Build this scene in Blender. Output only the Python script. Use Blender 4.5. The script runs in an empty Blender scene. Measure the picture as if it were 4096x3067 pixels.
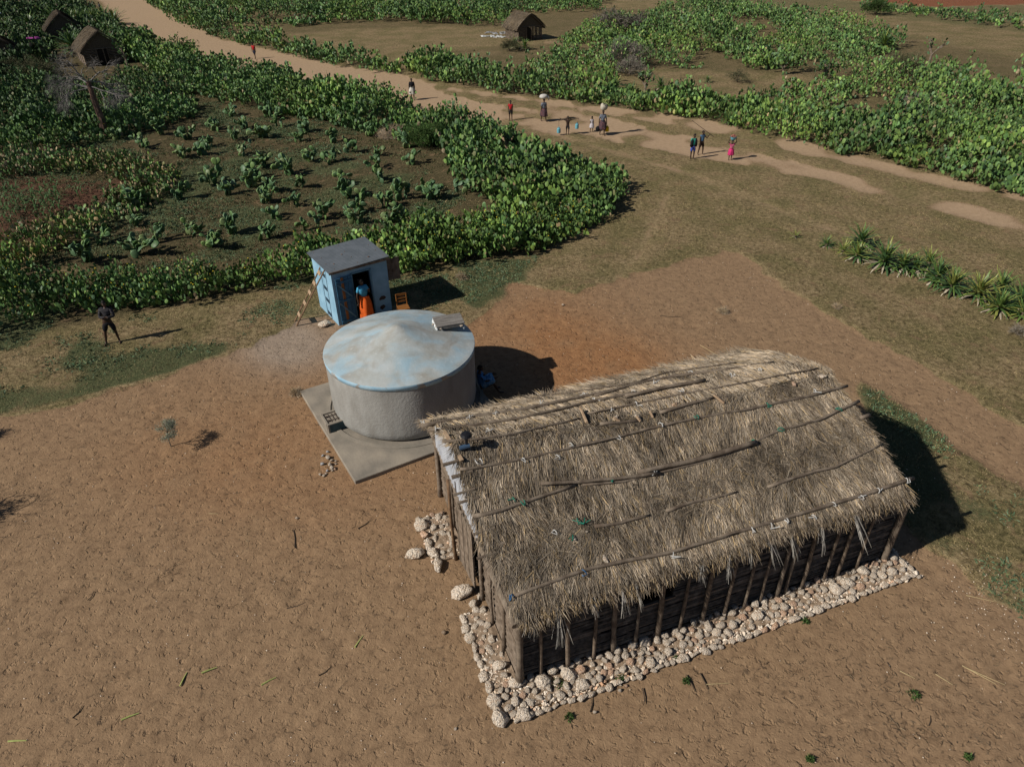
import bpy, bmesh, math, random
import numpy as np
from mathutils import Vector, Matrix, noise as mnoise
R = math.radians
random.seed(7); rng = np.random.default_rng(7)
sc = bpy.context.scene
C = sc.collection

# ------------------------------------------------------------------ camera, sky, sun, exposure
CAM_H = 12.8; PITCH = R(34.0); ROLL = R(-1.0); FPX = 2841.0; PCX, PCY = 2048.0, 1533.5
cam = bpy.data.cameras.new('camera'); camo = bpy.data.objects.new('camera', cam); C.objects.link(camo)
cam.sensor_width = 36.0; cam.lens = FPX / 4096 * 36.0; cam.clip_start = 0.1; cam.clip_end = 3000
camo.matrix_world = Matrix.Translation((0, 0, CAM_H)) @ Matrix.Rotation(R(90) - PITCH, 4, 'X') @ Matrix.Rotation(ROLL, 4, 'Z')
sc.camera = camo
SUN_EL = R(37.5); SUN_AZ = R(24.0)               # shadows run towards +X turned 24 degrees to +Y
w = bpy.data.worlds.new('World'); sc.world = w; w.use_nodes = True
sky = w.node_tree.nodes.new('ShaderNodeTexSky'); sky.sky_type = 'NISHITA'; sky.sun_disc = False
sky.air_density = .7; sky.dust_density = .4; sky.sun_elevation = SUN_EL; sky.sun_rotation = math.atan2(-math.cos(SUN_AZ), -math.sin(SUN_AZ))
bg = w.node_tree.nodes['Background']; bg.inputs[1].default_value = 0.05
w.node_tree.links.new(sky.outputs[0], bg.inputs[0])
sun = bpy.data.lights.new('sun', 'SUN'); sun.energy = 5.0; sun.angle = R(0.53); sun.color = (1.0, 0.93, 0.83)
suno = bpy.data.objects.new('sun', sun); C.objects.link(suno)
sd = Vector((math.cos(SUN_AZ) * math.cos(SUN_EL), math.sin(SUN_AZ) * math.cos(SUN_EL), -math.sin(SUN_EL)))
suno.rotation_euler = sd.to_track_quat('-Z', 'Y').to_euler(); suno.location = (-30, -20, 40)
sc.view_settings.view_transform = 'Standard'; sc.view_settings.look = 'None'
sc.view_settings.exposure = -0.08; sc.view_settings.gamma = 1.0; sc.view_settings.use_curve_mapping = False
try:
    sc.cycles.max_bounces = 5; sc.cycles.diffuse_bounces = 1; sc.cycles.glossy_bounces = 2
except Exception: pass

# ------------------------------------------------------------------ survey: photo point -> place on the ground
cP, sP, cR, sR = math.cos(PITCH), math.sin(PITCH), math.cos(ROLL), math.sin(ROLL)
def ray(px, py):
    a0 = (px - PCX) / FPX; b0 = -(py - PCY) / FPX
    a = a0 * cR - b0 * sR; b = a0 * sR + b0 * cR
    return np.array([a, cP + b * sP, -sP + b * cP])
def G(px, py, z=0.0):
    d = ray(px, py); t = (z - CAM_H) / d[2]
    return Vector((d[0] * t, d[1] * t, z))
def D2(x, y): return G(x * 1.85172, y * 1.85172)
def projD(X, Y, Z=0.0):
    z = Z - CAM_H; d = Y * cP - z * sP; u = Y * sP + z * cP
    a = X / d; b = u / d
    return (PCX + FPX * (a * cR + b * sR)) / 1.85172, (PCY - FPX * (-a * sR + b * cR)) / 1.85172
def inpoly(x, y, P):
    P = np.asarray(P, float); ins = np.zeros(x.shape, bool); n = len(P)
    for i in range(n):
        x0, y0 = P[i]; x1, y1 = P[(i + 1) % n]
        c = ((y0 > y) != (y1 > y)) & (x < (x1 - x0) * (y - y0) / ((y1 - y0) + 1e-12) + x0)
        ins ^= c
    return ins
def vnoise(x, y, s, seed=0):
    """smooth value noise on arrays"""
    x = np.asarray(x) * s + seed * 17.3; y = np.asarray(y) * s + seed * 9.1
    xi = np.floor(x).astype(np.int64); yi = np.floor(y).astype(np.int64); fx = x - xi; fy = y - yi
    def h(a, b):
        n = (a * 374761393 + b * 668265263 + seed * 982451653) & 0x7fffffff
        n = ((n ^ (n >> 13)) * 1274126177) & 0x7fffffff
        return ((n ^ (n >> 16)) & 0xffff) / 65535.0
    fx = fx * fx * (3 - 2 * fx); fy = fy * fy * (3 - 2 * fy)
    return (h(xi, yi) * (1 - fx) + h(xi + 1, yi) * fx) * (1 - fy) + (h(xi, yi + 1) * (1 - fx) + h(xi + 1, yi + 1) * fx) * fy
def fnoise(x, y, s, seed=0, o=3):
    r = 0; a = 0.5; t = 0
    for i in range(o): r = r + a * vnoise(x, y, s * 2 ** i, seed + i); t += a; a *= 0.5
    return r / t

# ------------------------------------------------------------------ helpers
def setp(o, **k):
    for a, b in k.items():
        if b is not None: o[a] = b
    return o
def link(name, me, parent=None):
    o = bpy.data.objects.new(name, me); C.objects.link(o)
    if parent: o.parent = parent
    return o
def thing(name, label, cat, loc=(0, 0, 0), rz=0.0, group=None, rot=None, scale=None):
    o = link(name, None); o.location = loc; o.rotation_euler = rot or (0, 0, rz)
    if scale: o.scale = (scale,) * 3
    o.empty_display_size = 0.2
    return setp(o, label=label, category=cat, group=group)
def np_mesh(name, V, F, mat, col=None, smooth=False):
    V = np.ascontiguousarray(V, np.float32); F = np.ascontiguousarray(F, np.int32)
    me = bpy.data.meshes.new(name); k = F.shape[1]
    me.vertices.add(len(V)); me.vertices.foreach_set('co', V.ravel())
    me.loops.add(F.size); me.loops.foreach_set('vertex_index', F.ravel())
    me.polygons.add(len(F)); me.polygons.foreach_set('loop_start', np.arange(0, F.size, k, dtype=np.int32))
    try: me.polygons.foreach_set('loop_total', np.full(len(F), k, np.int32))
    except Exception: pass
    me.polygons.foreach_set('use_smooth', np.full(len(F), bool(smooth)))
    if col is not None:
        a = me.color_attributes.new('Col', 'FLOAT_COLOR', 'POINT')
        c = np.ones((len(V), 4), np.float32); c[:, :3] = col
        a.data.foreach_set('color', c.ravel())
    me.update(); me.validate()
    if mat: me.materials.append(mat)
    return me
class MB:
    """collects shapes into one mesh"""
    def __init__(s): s.v = []; s.f = []; s.m = []; s.cur = 0
    def add(s, vs, fs):
        b = len(s.v); s.v += [tuple(v) for v in vs]
        s.f += [tuple(i + b for i in f) for f in fs]; s.m += [s.cur] * len(fs); return s
    def box(s, c, d, rot=None):
        x, y, z = d[0] / 2, d[1] / 2, d[2] / 2
        vs = [Vector((i * x, j * y, k * z)) for i in (-1, 1) for j in (-1, 1) for k in (-1, 1)]
        if rot is not None: vs = [rot @ v for v in vs]
        c = Vector(c)
        return s.add([v + c for v in vs], [(0, 1, 3, 2), (4, 6, 7, 5), (0, 4, 5, 1), (2, 3, 7, 6), (0, 2, 6, 4), (1, 5, 7, 3)])
    def tube(s, pts, rad, n=6, wob=0.0, cap=True):
        pts = [Vector(p) for p in pts]; k = len(pts)
        if not hasattr(rad, '__len__'): rad = [rad] * k
        vs = []; prev = None
        for i, p in enumerate(pts):
            t = (pts[min(i + 1, k - 1)] - pts[max(i - 1, 0)]).normalized()
            if prev is None:
                a = t.cross(Vector((0, 0, 1)));
                if a.length < .1: a = t.cross(Vector((0, 1, 0)))
                a.normalize()
            else:
                a = (prev - t * prev.dot(t)).normalized()
            prev = a; b = t.cross(a)
            for j in range(n):
                q = 2 * math.pi * j / n; r = rad[i] * (1 + random.uniform(-wob, wob))
                vs.append(p + (a * math.cos(q) + b * math.sin(q)) * r)
        fs = [(i * n + j, i * n + (j + 1) % n, (i + 1) * n + (j + 1) % n, (i + 1) * n + j) for i in range(k - 1) for j in range(n)]
        if cap: fs += [tuple(range(n - 1, -1, -1)), tuple(range((k - 1) * n, k * n))]
        return s.add(vs, fs)
    def lathe(s, prof, n=24, c=(0, 0, 0), sx=1, sy=1, capb=True, capt=True):
        vs = []; cx, cy, cz = c
        for r, z in prof:
            for j in range(n):
                q = 2 * math.pi * j / n; vs.append((cx + r * math.cos(q) * sx, cy + r * math.sin(q) * sy, cz + z))
        k = len(prof)
        fs = [(i * n + j, i * n + (j + 1) % n, (i + 1) * n + (j + 1) % n, (i + 1) * n + j) for i in range(k - 1) for j in range(n)]
        if capb: fs.append(tuple(range(n - 1, -1, -1)))
        if capt: fs.append(tuple(range((k - 1) * n, k * n)))
        return s.add(vs, fs)
    def ball(s, c, r, seg=10, rings=6, rot=None):
        vs = []; c = Vector(c)
        if not hasattr(r, '__len__'): r = (r, r, r)
        for i in range(rings + 1):
            t = math.pi * i / rings
            for j in range(seg):
                q = 2 * math.pi * j / seg
                v = Vector((r[0] * math.sin(t) * math.cos(q), r[1] * math.sin(t) * math.sin(q), r[2] * math.cos(t)))
                vs.append((rot @ v if rot else v) + c)
        fs = [(i * seg + j, (i + 1) * seg + j, (i + 1) * seg + (j + 1) % seg, i * seg + (j + 1) % seg) for i in range(rings) for j in range(seg)]
        return s.add(vs, fs)
    def mesh(s, name, mats, smooth=False, bevel=0.0):
        me = bpy.data.meshes.new(name); me.from_pydata(s.v, [], s.f); me.update()
        for m in (mats if isinstance(mats, (list, tuple)) else [mats]): me.materials.append(m)
        me.polygons.foreach_set('material_index', s.m)
        if smooth or bevel:
            bm = bmesh.new(); bm.from_mesh(me)
            bmesh.ops.remove_doubles(bm, verts=bm.verts, dist=1e-5)
            if bevel: bmesh.ops.bevel(bm, geom=bm.edges[:], offset=bevel, segments=1, affect='EDGES')
            if smooth:
                for f in bm.faces: f.smooth = True
            bm.to_mesh(me); bm.free()
        return me
    def obj(s, name, mats, parent=None, smooth=False, bevel=0.0):
        return link(name, s.mesh(name, mats, smooth, bevel), parent)

# ------------------------------------------------------------------ materials
def mat(name, c1, c2=None, scale=4.0, rough=0.85, bump=0.0, bscale=30.0, attr=False, spec=0.25, detail=5, stretch=None, c3=None, metal=0.0, trans=0.0, bdist=0.02):
    m = bpy.data.materials.new(name); m.use_nodes = True; nt = m.node_tree; N = nt.nodes; L = nt.links
    b = N['Principled BSDF']; b.inputs['Roughness'].default_value = rough; b.inputs['Metallic'].default_value = metal
    b.inputs['Specular IOR Level'].default_value = spec
    tc = N.new('ShaderNodeTexCoord'); src = tc.outputs['Object']
    if stretch:
        mp = N.new('ShaderNodeMapping'); mp.inputs['Scale'].default_value = stretch; L.new(src, mp.inputs[0]); src = mp.outputs[0]
    if attr:
        at = N.new('ShaderNodeAttribute'); at.attribute_name = 'Col'; col = at.outputs['Color']
        n = N.new('ShaderNodeTexNoise'); n.inputs['Scale'].default_value = scale; n.inputs['Detail'].default_value = detail; L.new(src, n.inputs['Vector'])
        mr = N.new('ShaderNodeMapRange'); mr.inputs[1].default_value = .3; mr.inputs[2].default_value = .7; mr.inputs[3].default_value = .78; mr.inputs[4].default_value = 1.22
        L.new(n.outputs[0], mr.inputs[0])
        vm = N.new('ShaderNodeVectorMath'); vm.operation = 'SCALE'; L.new(col, vm.inputs[0]); L.new(mr.outputs[0], vm.inputs['Scale'])
        L.new(vm.outputs[0], b.inputs['Base Color'])
    else:
        c2 = c2 or tuple(x * .75 for x in c1)
        n = N.new('ShaderNodeTexNoise'); n.inputs['Scale'].default_value = scale; n.inputs['Detail'].default_value = detail; L.new(src, n.inputs['Vector'])
        rp = N.new('ShaderNodeValToRGB'); e = rp.color_ramp.elements
        e[0].position = .34; e[0].color = (*c2, 1); e[1].position = .64; e[1].color = (*c1, 1)
        if c3: x = e.new(.5); x.color = (*c3, 1)
        L.new(n.outputs[0], rp.inputs[0]); L.new(rp.outputs[0], b.inputs['Base Color'])
    if trans:
        # leaves let a little light through
        tr = N.new('ShaderNodeBsdfTranslucent'); mx = N.new('ShaderNodeMixShader'); mx.inputs[0].default_value = trans
        L.new((vm.outputs[0] if attr else rp.outputs[0]), tr.inputs[0]); L.new(b.outputs[0], mx.inputs[1]); L.new(tr.outputs[0], mx.inputs[2])
        L.new(mx.outputs[0], N['Material Output'].inputs[0])
    if bump:
        n2 = N.new('ShaderNodeTexNoise'); n2.inputs['Scale'].default_value = bscale; n2.inputs['Detail'].default_value = 6; L.new(src, n2.inputs['Vector'])
        bp = N.new('ShaderNodeBump'); bp.inputs['Strength'].default_value = bump; bp.inputs['Distance'].default_value = bdist
        L.new(n2.outputs[0], bp.inputs['Height']); L.new(bp.outputs[0], b.inputs['Normal'])
    return m
M = {}
M['pad'] = mat('cactus_pad', (1, 1, 1), attr=True, scale=9, rough=.5, spec=.35, trans=.12)
M['hedge'] = mat('hedge_pad', (1, 1, 1), attr=True, scale=1.2, rough=.55, spec=.3, trans=.12)
M['leaf'] = mat('agave_leaf', (1, 1, 1), attr=True, scale=6, rough=.45, spec=.4)
M['straw'] = mat('thatch_straw', (1, 1, 1), attr=True, scale=2.5, rough=.8, spec=.15)
M['grass'] = mat('grass_blades', (1, 1, 1), attr=True, scale=.8, rough=.8, spec=.1)
M['stone'] = mat('limestone', (.78, .69, .57), (.64, .46, .32), 3.0, .9, .9, 5, c3=(.74, .64, .52), detail=7, bdist=.15)
M['stone_white'] = mat('white_limestone', (.82, .73, .62), (.64, .51, .38), 3.0, .9, .9, 5, detail=7, bdist=.15)
M['stone_pink'] = mat('pink_limestone', (.76, .56, .42), (.62, .38, .24), 3.0, .9, .9, 5, detail=7, bdist=.15)
M['stone_grey'] = mat('grey_stone', (.36, .36, .36), (.25, .25, .26), 6.0, .9, .5, 30)
M['wood_grey'] = mat('weathered_grey_wood', (.21, .17, .13), (.10, .075, .055), 5, .85, .5, 40, stretch=(1, 1, 1))
M['wood_pole'] = mat('bark_pole', (.20, .155, .115), (.09, .065, .045), 7, .85, .6, 35)
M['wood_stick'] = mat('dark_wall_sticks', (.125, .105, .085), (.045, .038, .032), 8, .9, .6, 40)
M['wood_stick2'] = mat('sunlit_wall_sticks', (.24, .19, .145), (.12, .09, .065), 8, .9, .6, 40)  # paler copy of the dark stick wood, sunlight put into its colour
M['ladder'] = mat('ladder_wood', (.22, .14, .08), (.12, .07, .04), 7, .8, .4, 40)
M['board'] = mat('raw_board', (.40, .29, .19), (.28, .19, .12), 6, .8, .3, 40)
M['dark'] = mat('dark_indoor_shade', (.03, .024, .02), (.02, .016, .012), 3, .95)  # near-black: indoor shade put into the colour of floors and linings
M['skin'] = mat('dark_skin', (.055, .028, .018), (.04, .02, .013), 9, .5, spec=.4)
M['hair'] = mat('black_hair', (.012, .010, .009), (.006, .005, .005), 60, .8, .5, 120)
M['eye'] = mat('eye_white', (.6, .55, .5), (.55, .5, .45), 9, .3)
M['lips'] = mat('lips', (.09, .03, .025), (.07, .025, .02), 9, .5)

def cloth(name, c, k=.8, **kw): 
    M[name] = mat('cloth_' + name, c, tuple(x * k for x in c), kw.pop('scale', 12), .9, .35, 30, spec=.1, **kw); return M[name]

# ------------------------------------------------------------------ zones of the ground (outlines as surveyed, 2212 px wide photo)
FIELD = [(0, 560), (60, 575), (300, 590), (560, 560), (690, 520), (900, 490), (1010, 430), (960, 300), (860, 280), (740, 255), (610, 230), (520, 210), (430, 190), (300, 200), (130, 250), (0, 300)]
YARD = [(-900, 905), (0, 902), (120, 880), (215, 850), (300, 832), (430, 785), (540, 750), (640, 690), (700, 680), (760, 700), (960, 740), (1030, 690), (1080, 650), (1110, 605), (1180, 625), (1245, 640), (1300, 610), (1390, 590), (1480, 565), (1575, 538), (1625, 560), (1700, 625), (1800, 690), (1900, 740), (2010, 800), (2110, 865), (2212, 925), (2500, 1060), (3300, 1300), (4500, 3000), (4500, 6000), (-3500, 6000), (-3500, 1500)]
WEDGE = [(1845, 820), (1880, 835), (1900, 848), (1960, 885), (2030, 935), (2090, 990), (2212, 1060), (2600, 1230), (2700, 1560), (2212, 1335), (2130, 1290), (2080, 1230), (2010, 1190), (1960, 1140), (1900, 1000)]
ROAD = [(-80, -60), (215, 0), (236, 30), (290, 70), (360, 103), (480, 135), (560, 157), (700, 195), (850, 220), (960, 255), (1100, 268), (1240, 300), (1400, 330), (1560, 352), (1750, 385), (1950, 435), (2212, 505), (3000, 760), (3000, 560), (2212, 413), (2050, 385), (1900, 345), (1750, 310), (1600, 270), (1400, 240), (1250, 225), (1100, 205), (960, 187), (870, 165), (860, 158), (740, 145), (620, 115), (480, 85), (390, 45), (335, 0), (300, -60)]
MEDIAN = [[(1150, 222), (1300, 252), (1400, 276), (1540, 305), (1640, 332), (1760, 362), (1900, 395), (2060, 432), (2212, 472), (2900, 640), (2900, 590), (2212, 437), (2050, 402), (1900, 370), (1750, 336), (1600, 300), (1400, 262), (1250, 238)],
          [(930, 185), (1040, 205), (1180, 228), (1180, 240), (1060, 225), (950, 198)],
          [(1200, 300), (1400, 345), (1600, 380), (1700, 395), (1640, 372), (1500, 340), (1350, 310), (1240, 288)]]
PATHS = [([(1090, 268), (1200, 292), (1350, 335), (1500, 382), (1600, 422), (1700, 463), (1800, 498), (1900, 530), (1980, 563), (2050, 592), (2130, 625), (2212, 652), (2500, 780)], 13),
         ([(1440, 425), (1420, 470), (1395, 515), (1375, 560), (1330, 600)], 15),
         ([(860, 160), (855, 190)], 18), ([(1180, 92), (1300, 100)], 12)]
CLEAR = [[(620, 75), (760, 62), (950, 58), (1090, 62), (1200, 78), (1200, 95), (1090, 100), (1000, 108), (900, 110), (880, 125), (860, 150), (845, 140), (740, 122), (650, 100)],
         [(1310, 165), (1400, 148), (1560, 155), (1700, 160), (1790, 175), (1700, 205), (1560, 212), (1450, 200), (1340, 190)],
         [(1880, 55), (1990, 72), (2212, 95), (2212, 82), (2000, 60), (1900, 45)], [(1350, 28), (1480, 30), (1480, 38), (1350, 36)], [(1960, 140), (2212, 175), (2212, 190), (2000, 160)]]
FARGREEN = [(1420, -30), (1480, 8), (1700, 22), (1850, 30), (1950, 45), (2212, 75), (2600, 120), (2600, -60), (1420, -60)]
PLOUGH = [(1780, -2), (1900, 6), (2010, 16), (2212, 10), (2600, 20), (2600, -60), (1700, -60)]
H_NEAR_ = [(-60, 745), (640, 612), (1160, 548), (1345, 425), (1330, 395), (1180, 335), (960, 265), (850, 235), (540, 160), (285, 78), (290, 130), (900, 330), (960, 420), (640, 560), (-60, 600)]
H_FIELDBAND_ = [(868, 150), (1200, 220), (1600, 280), (1905, 350), (2212, 425), (2600, 500), (2600, 200), (1850, 60), (1450, 18), (1100, 30), (300, -30), (320, 10), (600, 115), (860, 163), (880, 120), (1100, 110)]
MAIZE = [(-60, 385), (0, 375), (60, 365), (120, 385), (230, 395), (300, 370), (320, 400), (240, 450), (150, 490), (80, 520), (20, 560), (-60, 580)]

def soft(x, y, P, amt, s, seed):
    """point in outline with an uneven edge: sample position is shaken in photo px"""
    n1 = (fnoise(x, y, s, seed) - .5) * amt * 1.3 + (fnoise(x, y, s * 4, seed + 2) - .5) * amt * .9; n2 = (fnoise(x, y, s, seed + 5) - .5) * amt * 1.3 + (fnoise(x, y, s * 4, seed + 7) - .5) * amt * .9
    return inpoly(PX + n1, PY + n2 * .6, P)
def spread_axis(parts):
    out = [];
    for a, b, st in parts: out += list(np.arange(a, b, st))
    out.append(parts[-1][1]); return np.array(out)
xs = spread_axis([(-700, -140, 56), (-140, -100, 5), (-100, -40, 1.0), (-40, -18, .45), (-18, 17, .13), (17, 40, .4), (40, 110, 1.0), (110, 150, 5), (150, 700, 55)])
ys = spread_axis([(-60, -4, 4), (-4, 3, .5), (3, 29, .13), (29, 60, .3), (60, 140, .6), (140, 200, 6), (200, 900, 50)])
GX, GY = np.meshgrid(xs, ys); PX, PY = projD(GX, GY); PY = np.where(GY < 2, 5000, PY)
def yard_d(poly, amt=26, s=1.4, seed=3): return soft(GX, GY, poly, amt, s, seed)
yard = yard_d(YARD) & ~yard_d(WEDGE, 20, 1.6, 8)
road = soft(GX, GY, ROAD, 10, .8, 21)
med = np.zeros_like(road)
for P in MEDIAN: med |= soft(GX, GY, P, 12, .9, 31)
pathm = np.zeros(GX.shape)
for pl, wd in PATHS:
    for (x0, y0), (x1, y1) in zip(pl[:-1], pl[1:]):
        dx, dy = x1 - x0, y1 - y0; L2 = dx * dx + dy * dy
        t = np.clip(((PX - x0) * dx + (PY - y0) * dy) / L2, 0, 1)
        dd = np.hypot(PX - x0 - t * dx, (PY - y0 - t * dy) * 1.6)
        pathm = np.maximum(pathm, (dd < wd * (.3 + .9 * fnoise(GX, GY, 1.2, 4))) * (.2 + .45 * fnoise(GX, GY, .9, 6)))
road &= ~med
roadw = road * np.where(PX > 1080, .30 + .80 * np.clip((fnoise(GX, GY, .5, 23, 4) - .36) * 5, 0, 1), 1.0)
roadw = np.maximum(roadw, pathm * ~road)
field = soft(GX, GY, FIELD, 12, .6, 41)
plough = soft(GX, GY, PLOUGH, 6, .1, 51); fargreen = soft(GX, GY, FARGREEN, 8, .1, 52)
maize = soft(GX, GY, MAIZE, 8, .5, 53)
n_a = fnoise(GX, GY, .35, 61, 4); n_b = fnoise(GX, GY, 1.3, 62, 4)
herbz = np.clip((n_a - .47) * 8, 0, 1)
lowband = inpoly(PX, PY, [(-300, 700), (640, 600), (700, 560), (1180, 560), (1130, 615), (1000, 690), (860, 690), (640, 700), (430, 790), (0, 905), (-300, 960)])
bushes_green = inpoly(PX, PY, FIELD)
thick = np.zeros_like(road)
grass = np.where(yard, 0, 1 - np.clip(roadw * 1.1, 0, 1)).astype(float)
herb = np.where(lowband, np.clip((n_a - .40) * 6, 0, 1), np.where(bushes_green, np.clip((n_a - .42) * 5, 0, 1) * .9, 0.0)) * grass
herb = np.maximum(herb, np.where(fargreen & ~plough, .62, 0)); herb = np.maximum(herb, inpoly(PX, PY, WEDGE) * np.clip((n_a - .42) * 6, 0, 1) * .9)
for P in CLEAR[2:3]: herb *= ~inpoly(PX, PY, P)
ox = projD(np.array([0.]), np.array([0.]))
def blob(cx, cy, rx, ry): return np.exp(-(((PX - cx) / rx) ** 2 + ((PY - cy) / ry) ** 2))
orange = np.clip(.95 * blob(1290, 790, 170, 70) + .38 * blob(930, 860, 330, 260) + .45 * blob(1180, 700, 150, 80) + .35 * blob(500, 1000, 300, 150) + .55 * blob(0, 400, 260, 120), 0, 1.2) * np.clip(.55 + n_b, 0, 1.2)
clay = np.clip(1.4 * blob(620, 745, 90, 48) ** .8, 0, 1)
soil = np.clip((field | inpoly(PX, PY, [(-400, 600), (-400, -60), (195, -60), (215, 40), (300, 90), (420, 190), (300, 300), (0, 420), (0, 600)])).astype(float), 0, 1)
for P, wt in ((H_NEAR_, 1), (H_FIELDBAND_, .55)): soil = np.maximum(soil, wt * inpoly(PX, PY, P))
for P in CLEAR: soil *= ~soft(GX, GY, P, 8, .3, 55)
litter = np.clip((fnoise(GX, GY, 2.1, 71, 4) - .47) * 5, 0, 1) * np.clip((fnoise(GX, GY, .5, 72, 2) - .35) * 3, 0, 1) * (blob(1900, 1620, 420, 260) + .5 * blob(300, 1300, 700, 420) + .35 * blob(1650, 700, 500, 150) + .25)
# relief
near = np.clip((34 - GY) / 10, 0, 1) * np.clip((20 - abs(GX)) / 3, 0, 1)
GZ = (fnoise(GX, GY, .12, 81) - .5) * .10 * np.clip(GY / 60, .2, 1) + yard * near * ((fnoise(GX, GY, 2.6, 82, 3) - .5) * .055) - near * yard * .0
dips = np.clip(vnoise(GX, GY, 3.1, 84) - .72, 0, 1) * .16 * near * yard; GZ -= dips
GZ += (~yard & ~road & (GY < 60)) * (fnoise(GX, GY, 1.1, 83) - .3) * .05
flat = lambda cx, cy, r: np.clip(1 - np.hypot(GX - cx, GY - cy) / r, 0, 1)
hub = (np.hypot(GX + 3.3, GY - 17.5) < 4.2) | (np.hypot(GX - 3.5, GY - 12.3) < 6.2)
GZ = np.where(hub, GZ * .35 - .012, GZ)
nx, ny = len(xs), len(ys)
V = np.stack([GX.ravel(), GY.ravel(), GZ.ravel()], 1)
idx = np.arange(nx * ny).reshape(ny, nx)
F = np.stack([idx[:-1, :-1].ravel(), idx[:-1, 1:].ravel(), idx[1:, 1:].ravel(), idx[1:, :-1].ravel()], 1)
gm = bpy.data.materials.new('ground_soil_and_grass'); gm.use_nodes = True
gme = np_mesh('ground', V, F, gm, smooth=True)
def attr(name, r, g, b):
    a = gme.color_attributes.new(name, 'FLOAT_COLOR', 'POINT'); c = np.ones((nx * ny, 4), np.float32)
    c[:, 0] = r.ravel(); c[:, 1] = g.ravel(); c[:, 2] = b.ravel(); a.data.foreach_set('color', c.ravel())
def blur(a, n=2):
    a = a.astype(float)
    for _ in range(n):
        p = np.pad(a, 1, mode='edge'); a = (p[1:-1, 1:-1] * 2 + p[:-2, 1:-1] + p[2:, 1:-1] + p[1:-1, :-2] + p[1:-1, 2:]) / 6
    return a
grass = blur(grass, 3); herb = blur(herb, 4); road = blur(roadw, 2); soil = blur(soil, 4); maize = blur(maize, 3)
attr('ZA', grass, herb, road.astype(float)); attr('ZB', orange, soil, plough.astype(float)); attr('ZC', litter, clay, maize)
ground = setp(link('ground', gme), kind='structure')
def build_ground_mat(m):
    nt = m.node_tree; N = nt.nodes; L = nt.links; b = N['Principled BSDF']; b.inputs['Roughness'].default_value = .95; b.inputs['Specular IOR Level'].default_value = .08
    tc = N.new('ShaderNodeTexCoord').outputs['Object']
    def noise(s, d=6, dist=0.0, rough=.6):
        n = N.new('ShaderNodeTexNoise'); n.inputs['Scale'].default_value = s; n.inputs['Detail'].default_value = d; n.inputs['Distortion'].default_value = dist; n.inputs['Roughness'].default_value = rough
        L.new(tc, n.inputs['Vector']); return n.outputs[0]
    def ramp(f, stops):
        r = N.new('ShaderNodeValToRGB'); e = r.color_ramp.elements
        while len(e) < len(stops): e.new(.5)
        for x, (p, c) in zip(e, stops): x.position = p; x.color = (*c, 1)
        L.new(f, r.inputs[0]); return r.outputs[0]
    def mix(f, a, c):
        x = N.new('ShaderNodeMix'); x.data_type = 'RGBA'; L.new(f, x.inputs[0]) if not isinstance(f, float) else None
        if isinstance(f, float): x.inputs[0].default_value = f
        L.new(a, x.inputs[6]); L.new(c, x.inputs[7]); return x.outputs[2]
    def math_(op, a, c=None, clamp=False):
        x = N.new('ShaderNodeMath'); x.operation = op; x.use_clamp = clamp
        for i, q in enumerate((a, c)):
            if q is None: continue
            if isinstance(q, (int, float)): x.inputs[i].default_value = q
            else: L.new(q, x.inputs[i])
        return x.outputs[0]
    def edge(w_, nz, k=5.0):   # weight sharpened against a noise
        s = math_('ADD', w_, math_('MULTIPLY', math_('SUBTRACT', nz, .5), .9))
        return math_('MULTIPLY', math_('SUBTRACT', s, .38), k, True)
    def chan(n):
        a = N.new('ShaderNodeAttribute'); a.attribute_name = n; s = N.new('ShaderNodeSeparateColor'); L.new(a.outputs['Color'], s.inputs[0]); return s.outputs
    A, B, Cc = chan('ZA'), chan('ZB'), chan('ZC')
    n_mid = noise(4.4, 5, .5, .68); n_g = noise(5.5, 6, .6, .78); n_low = noise(.45, 2); n_tuft = noise(13, 4, .8, .7)
    sand = ramp(n_mid, [(.28, (.150, .098, .058)), (.42, (.235, .155, .092)), (.6, (.280, .187, .111)), (.8, (.325, .220, .134))])
    osand = ramp(n_mid, [(.28, (.15, .075, .034)), (.42, (.255, .130, .062)), (.62, (.31, .165, .078)), (.8, (.35, .19, .095))])
    col = mix(B[0], sand, osand)
    clay = ramp(n_mid, [(.3, (.26, .20, .15)), (.7, (.33, .26, .20))]); col = mix(Cc[1], col, clay)
    lit = ramp(n_tuft, [(.35, (.055, .042, .030)), (.62, (.16, .12, .08))]); col = mix(edge(math_('MULTIPLY', Cc[0], .62), n_tuft, 3.0), col, lit)
    dry = ramp(n_g, [(.34, (.075, .055, .028)), (.46, (.22, .165, .088)), (.56, (.33, .25, .14)), (.70, (.42, .32, .19))])
    dry2 = ramp(n_g, [(.35, (.060, .055, .025)), (.5, (.185, .155, .072)), (.66, (.31, .25, .13))])
    dryc = mix(math_('MULTIPLY', math_('SUBTRACT', n_low, .38), 4.0, True), dry, dry2)
    soilc = ramp(n_g, [(.36, (.050, .042, .022)), (.5, (.105, .088, .045)), (.72, (.165, .125, .070))])
    dryc = mix(B[1], dryc, soilc)
    patch = math_('MULTIPLY', math_('SUBTRACT', noise(1.6, 6, .8), .56), 9.0, True)
    dryc = mix(math_('MULTIPLY', patch, .75), dryc, sand)
    col = mix(edge(A[0], n_tuft), col, dryc)
    herb = ramp(n_tuft, [(.3, (.035, .040, .020)), (.45, (.080, .092, .042)), (.58, (.125, .135, .065)), (.75, (.18, .155, .09))])
    col = mix(edge(math_('MULTIPLY', A[1], .8), n_tuft, 4.0), col, herb)
    road = ramp(n_mid, [(.25, (.29, .205, .130)), (.5, (.37, .265, .170)), (.75, (.42, .305, .205))])
    col = mix(edge(A[2], n_tuft, 4.0), col, road)
    specks = math_('MULTIPLY', math_('SUBTRACT', noise(8, 3, 1.0, .7), .575), 8.0, True)
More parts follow.
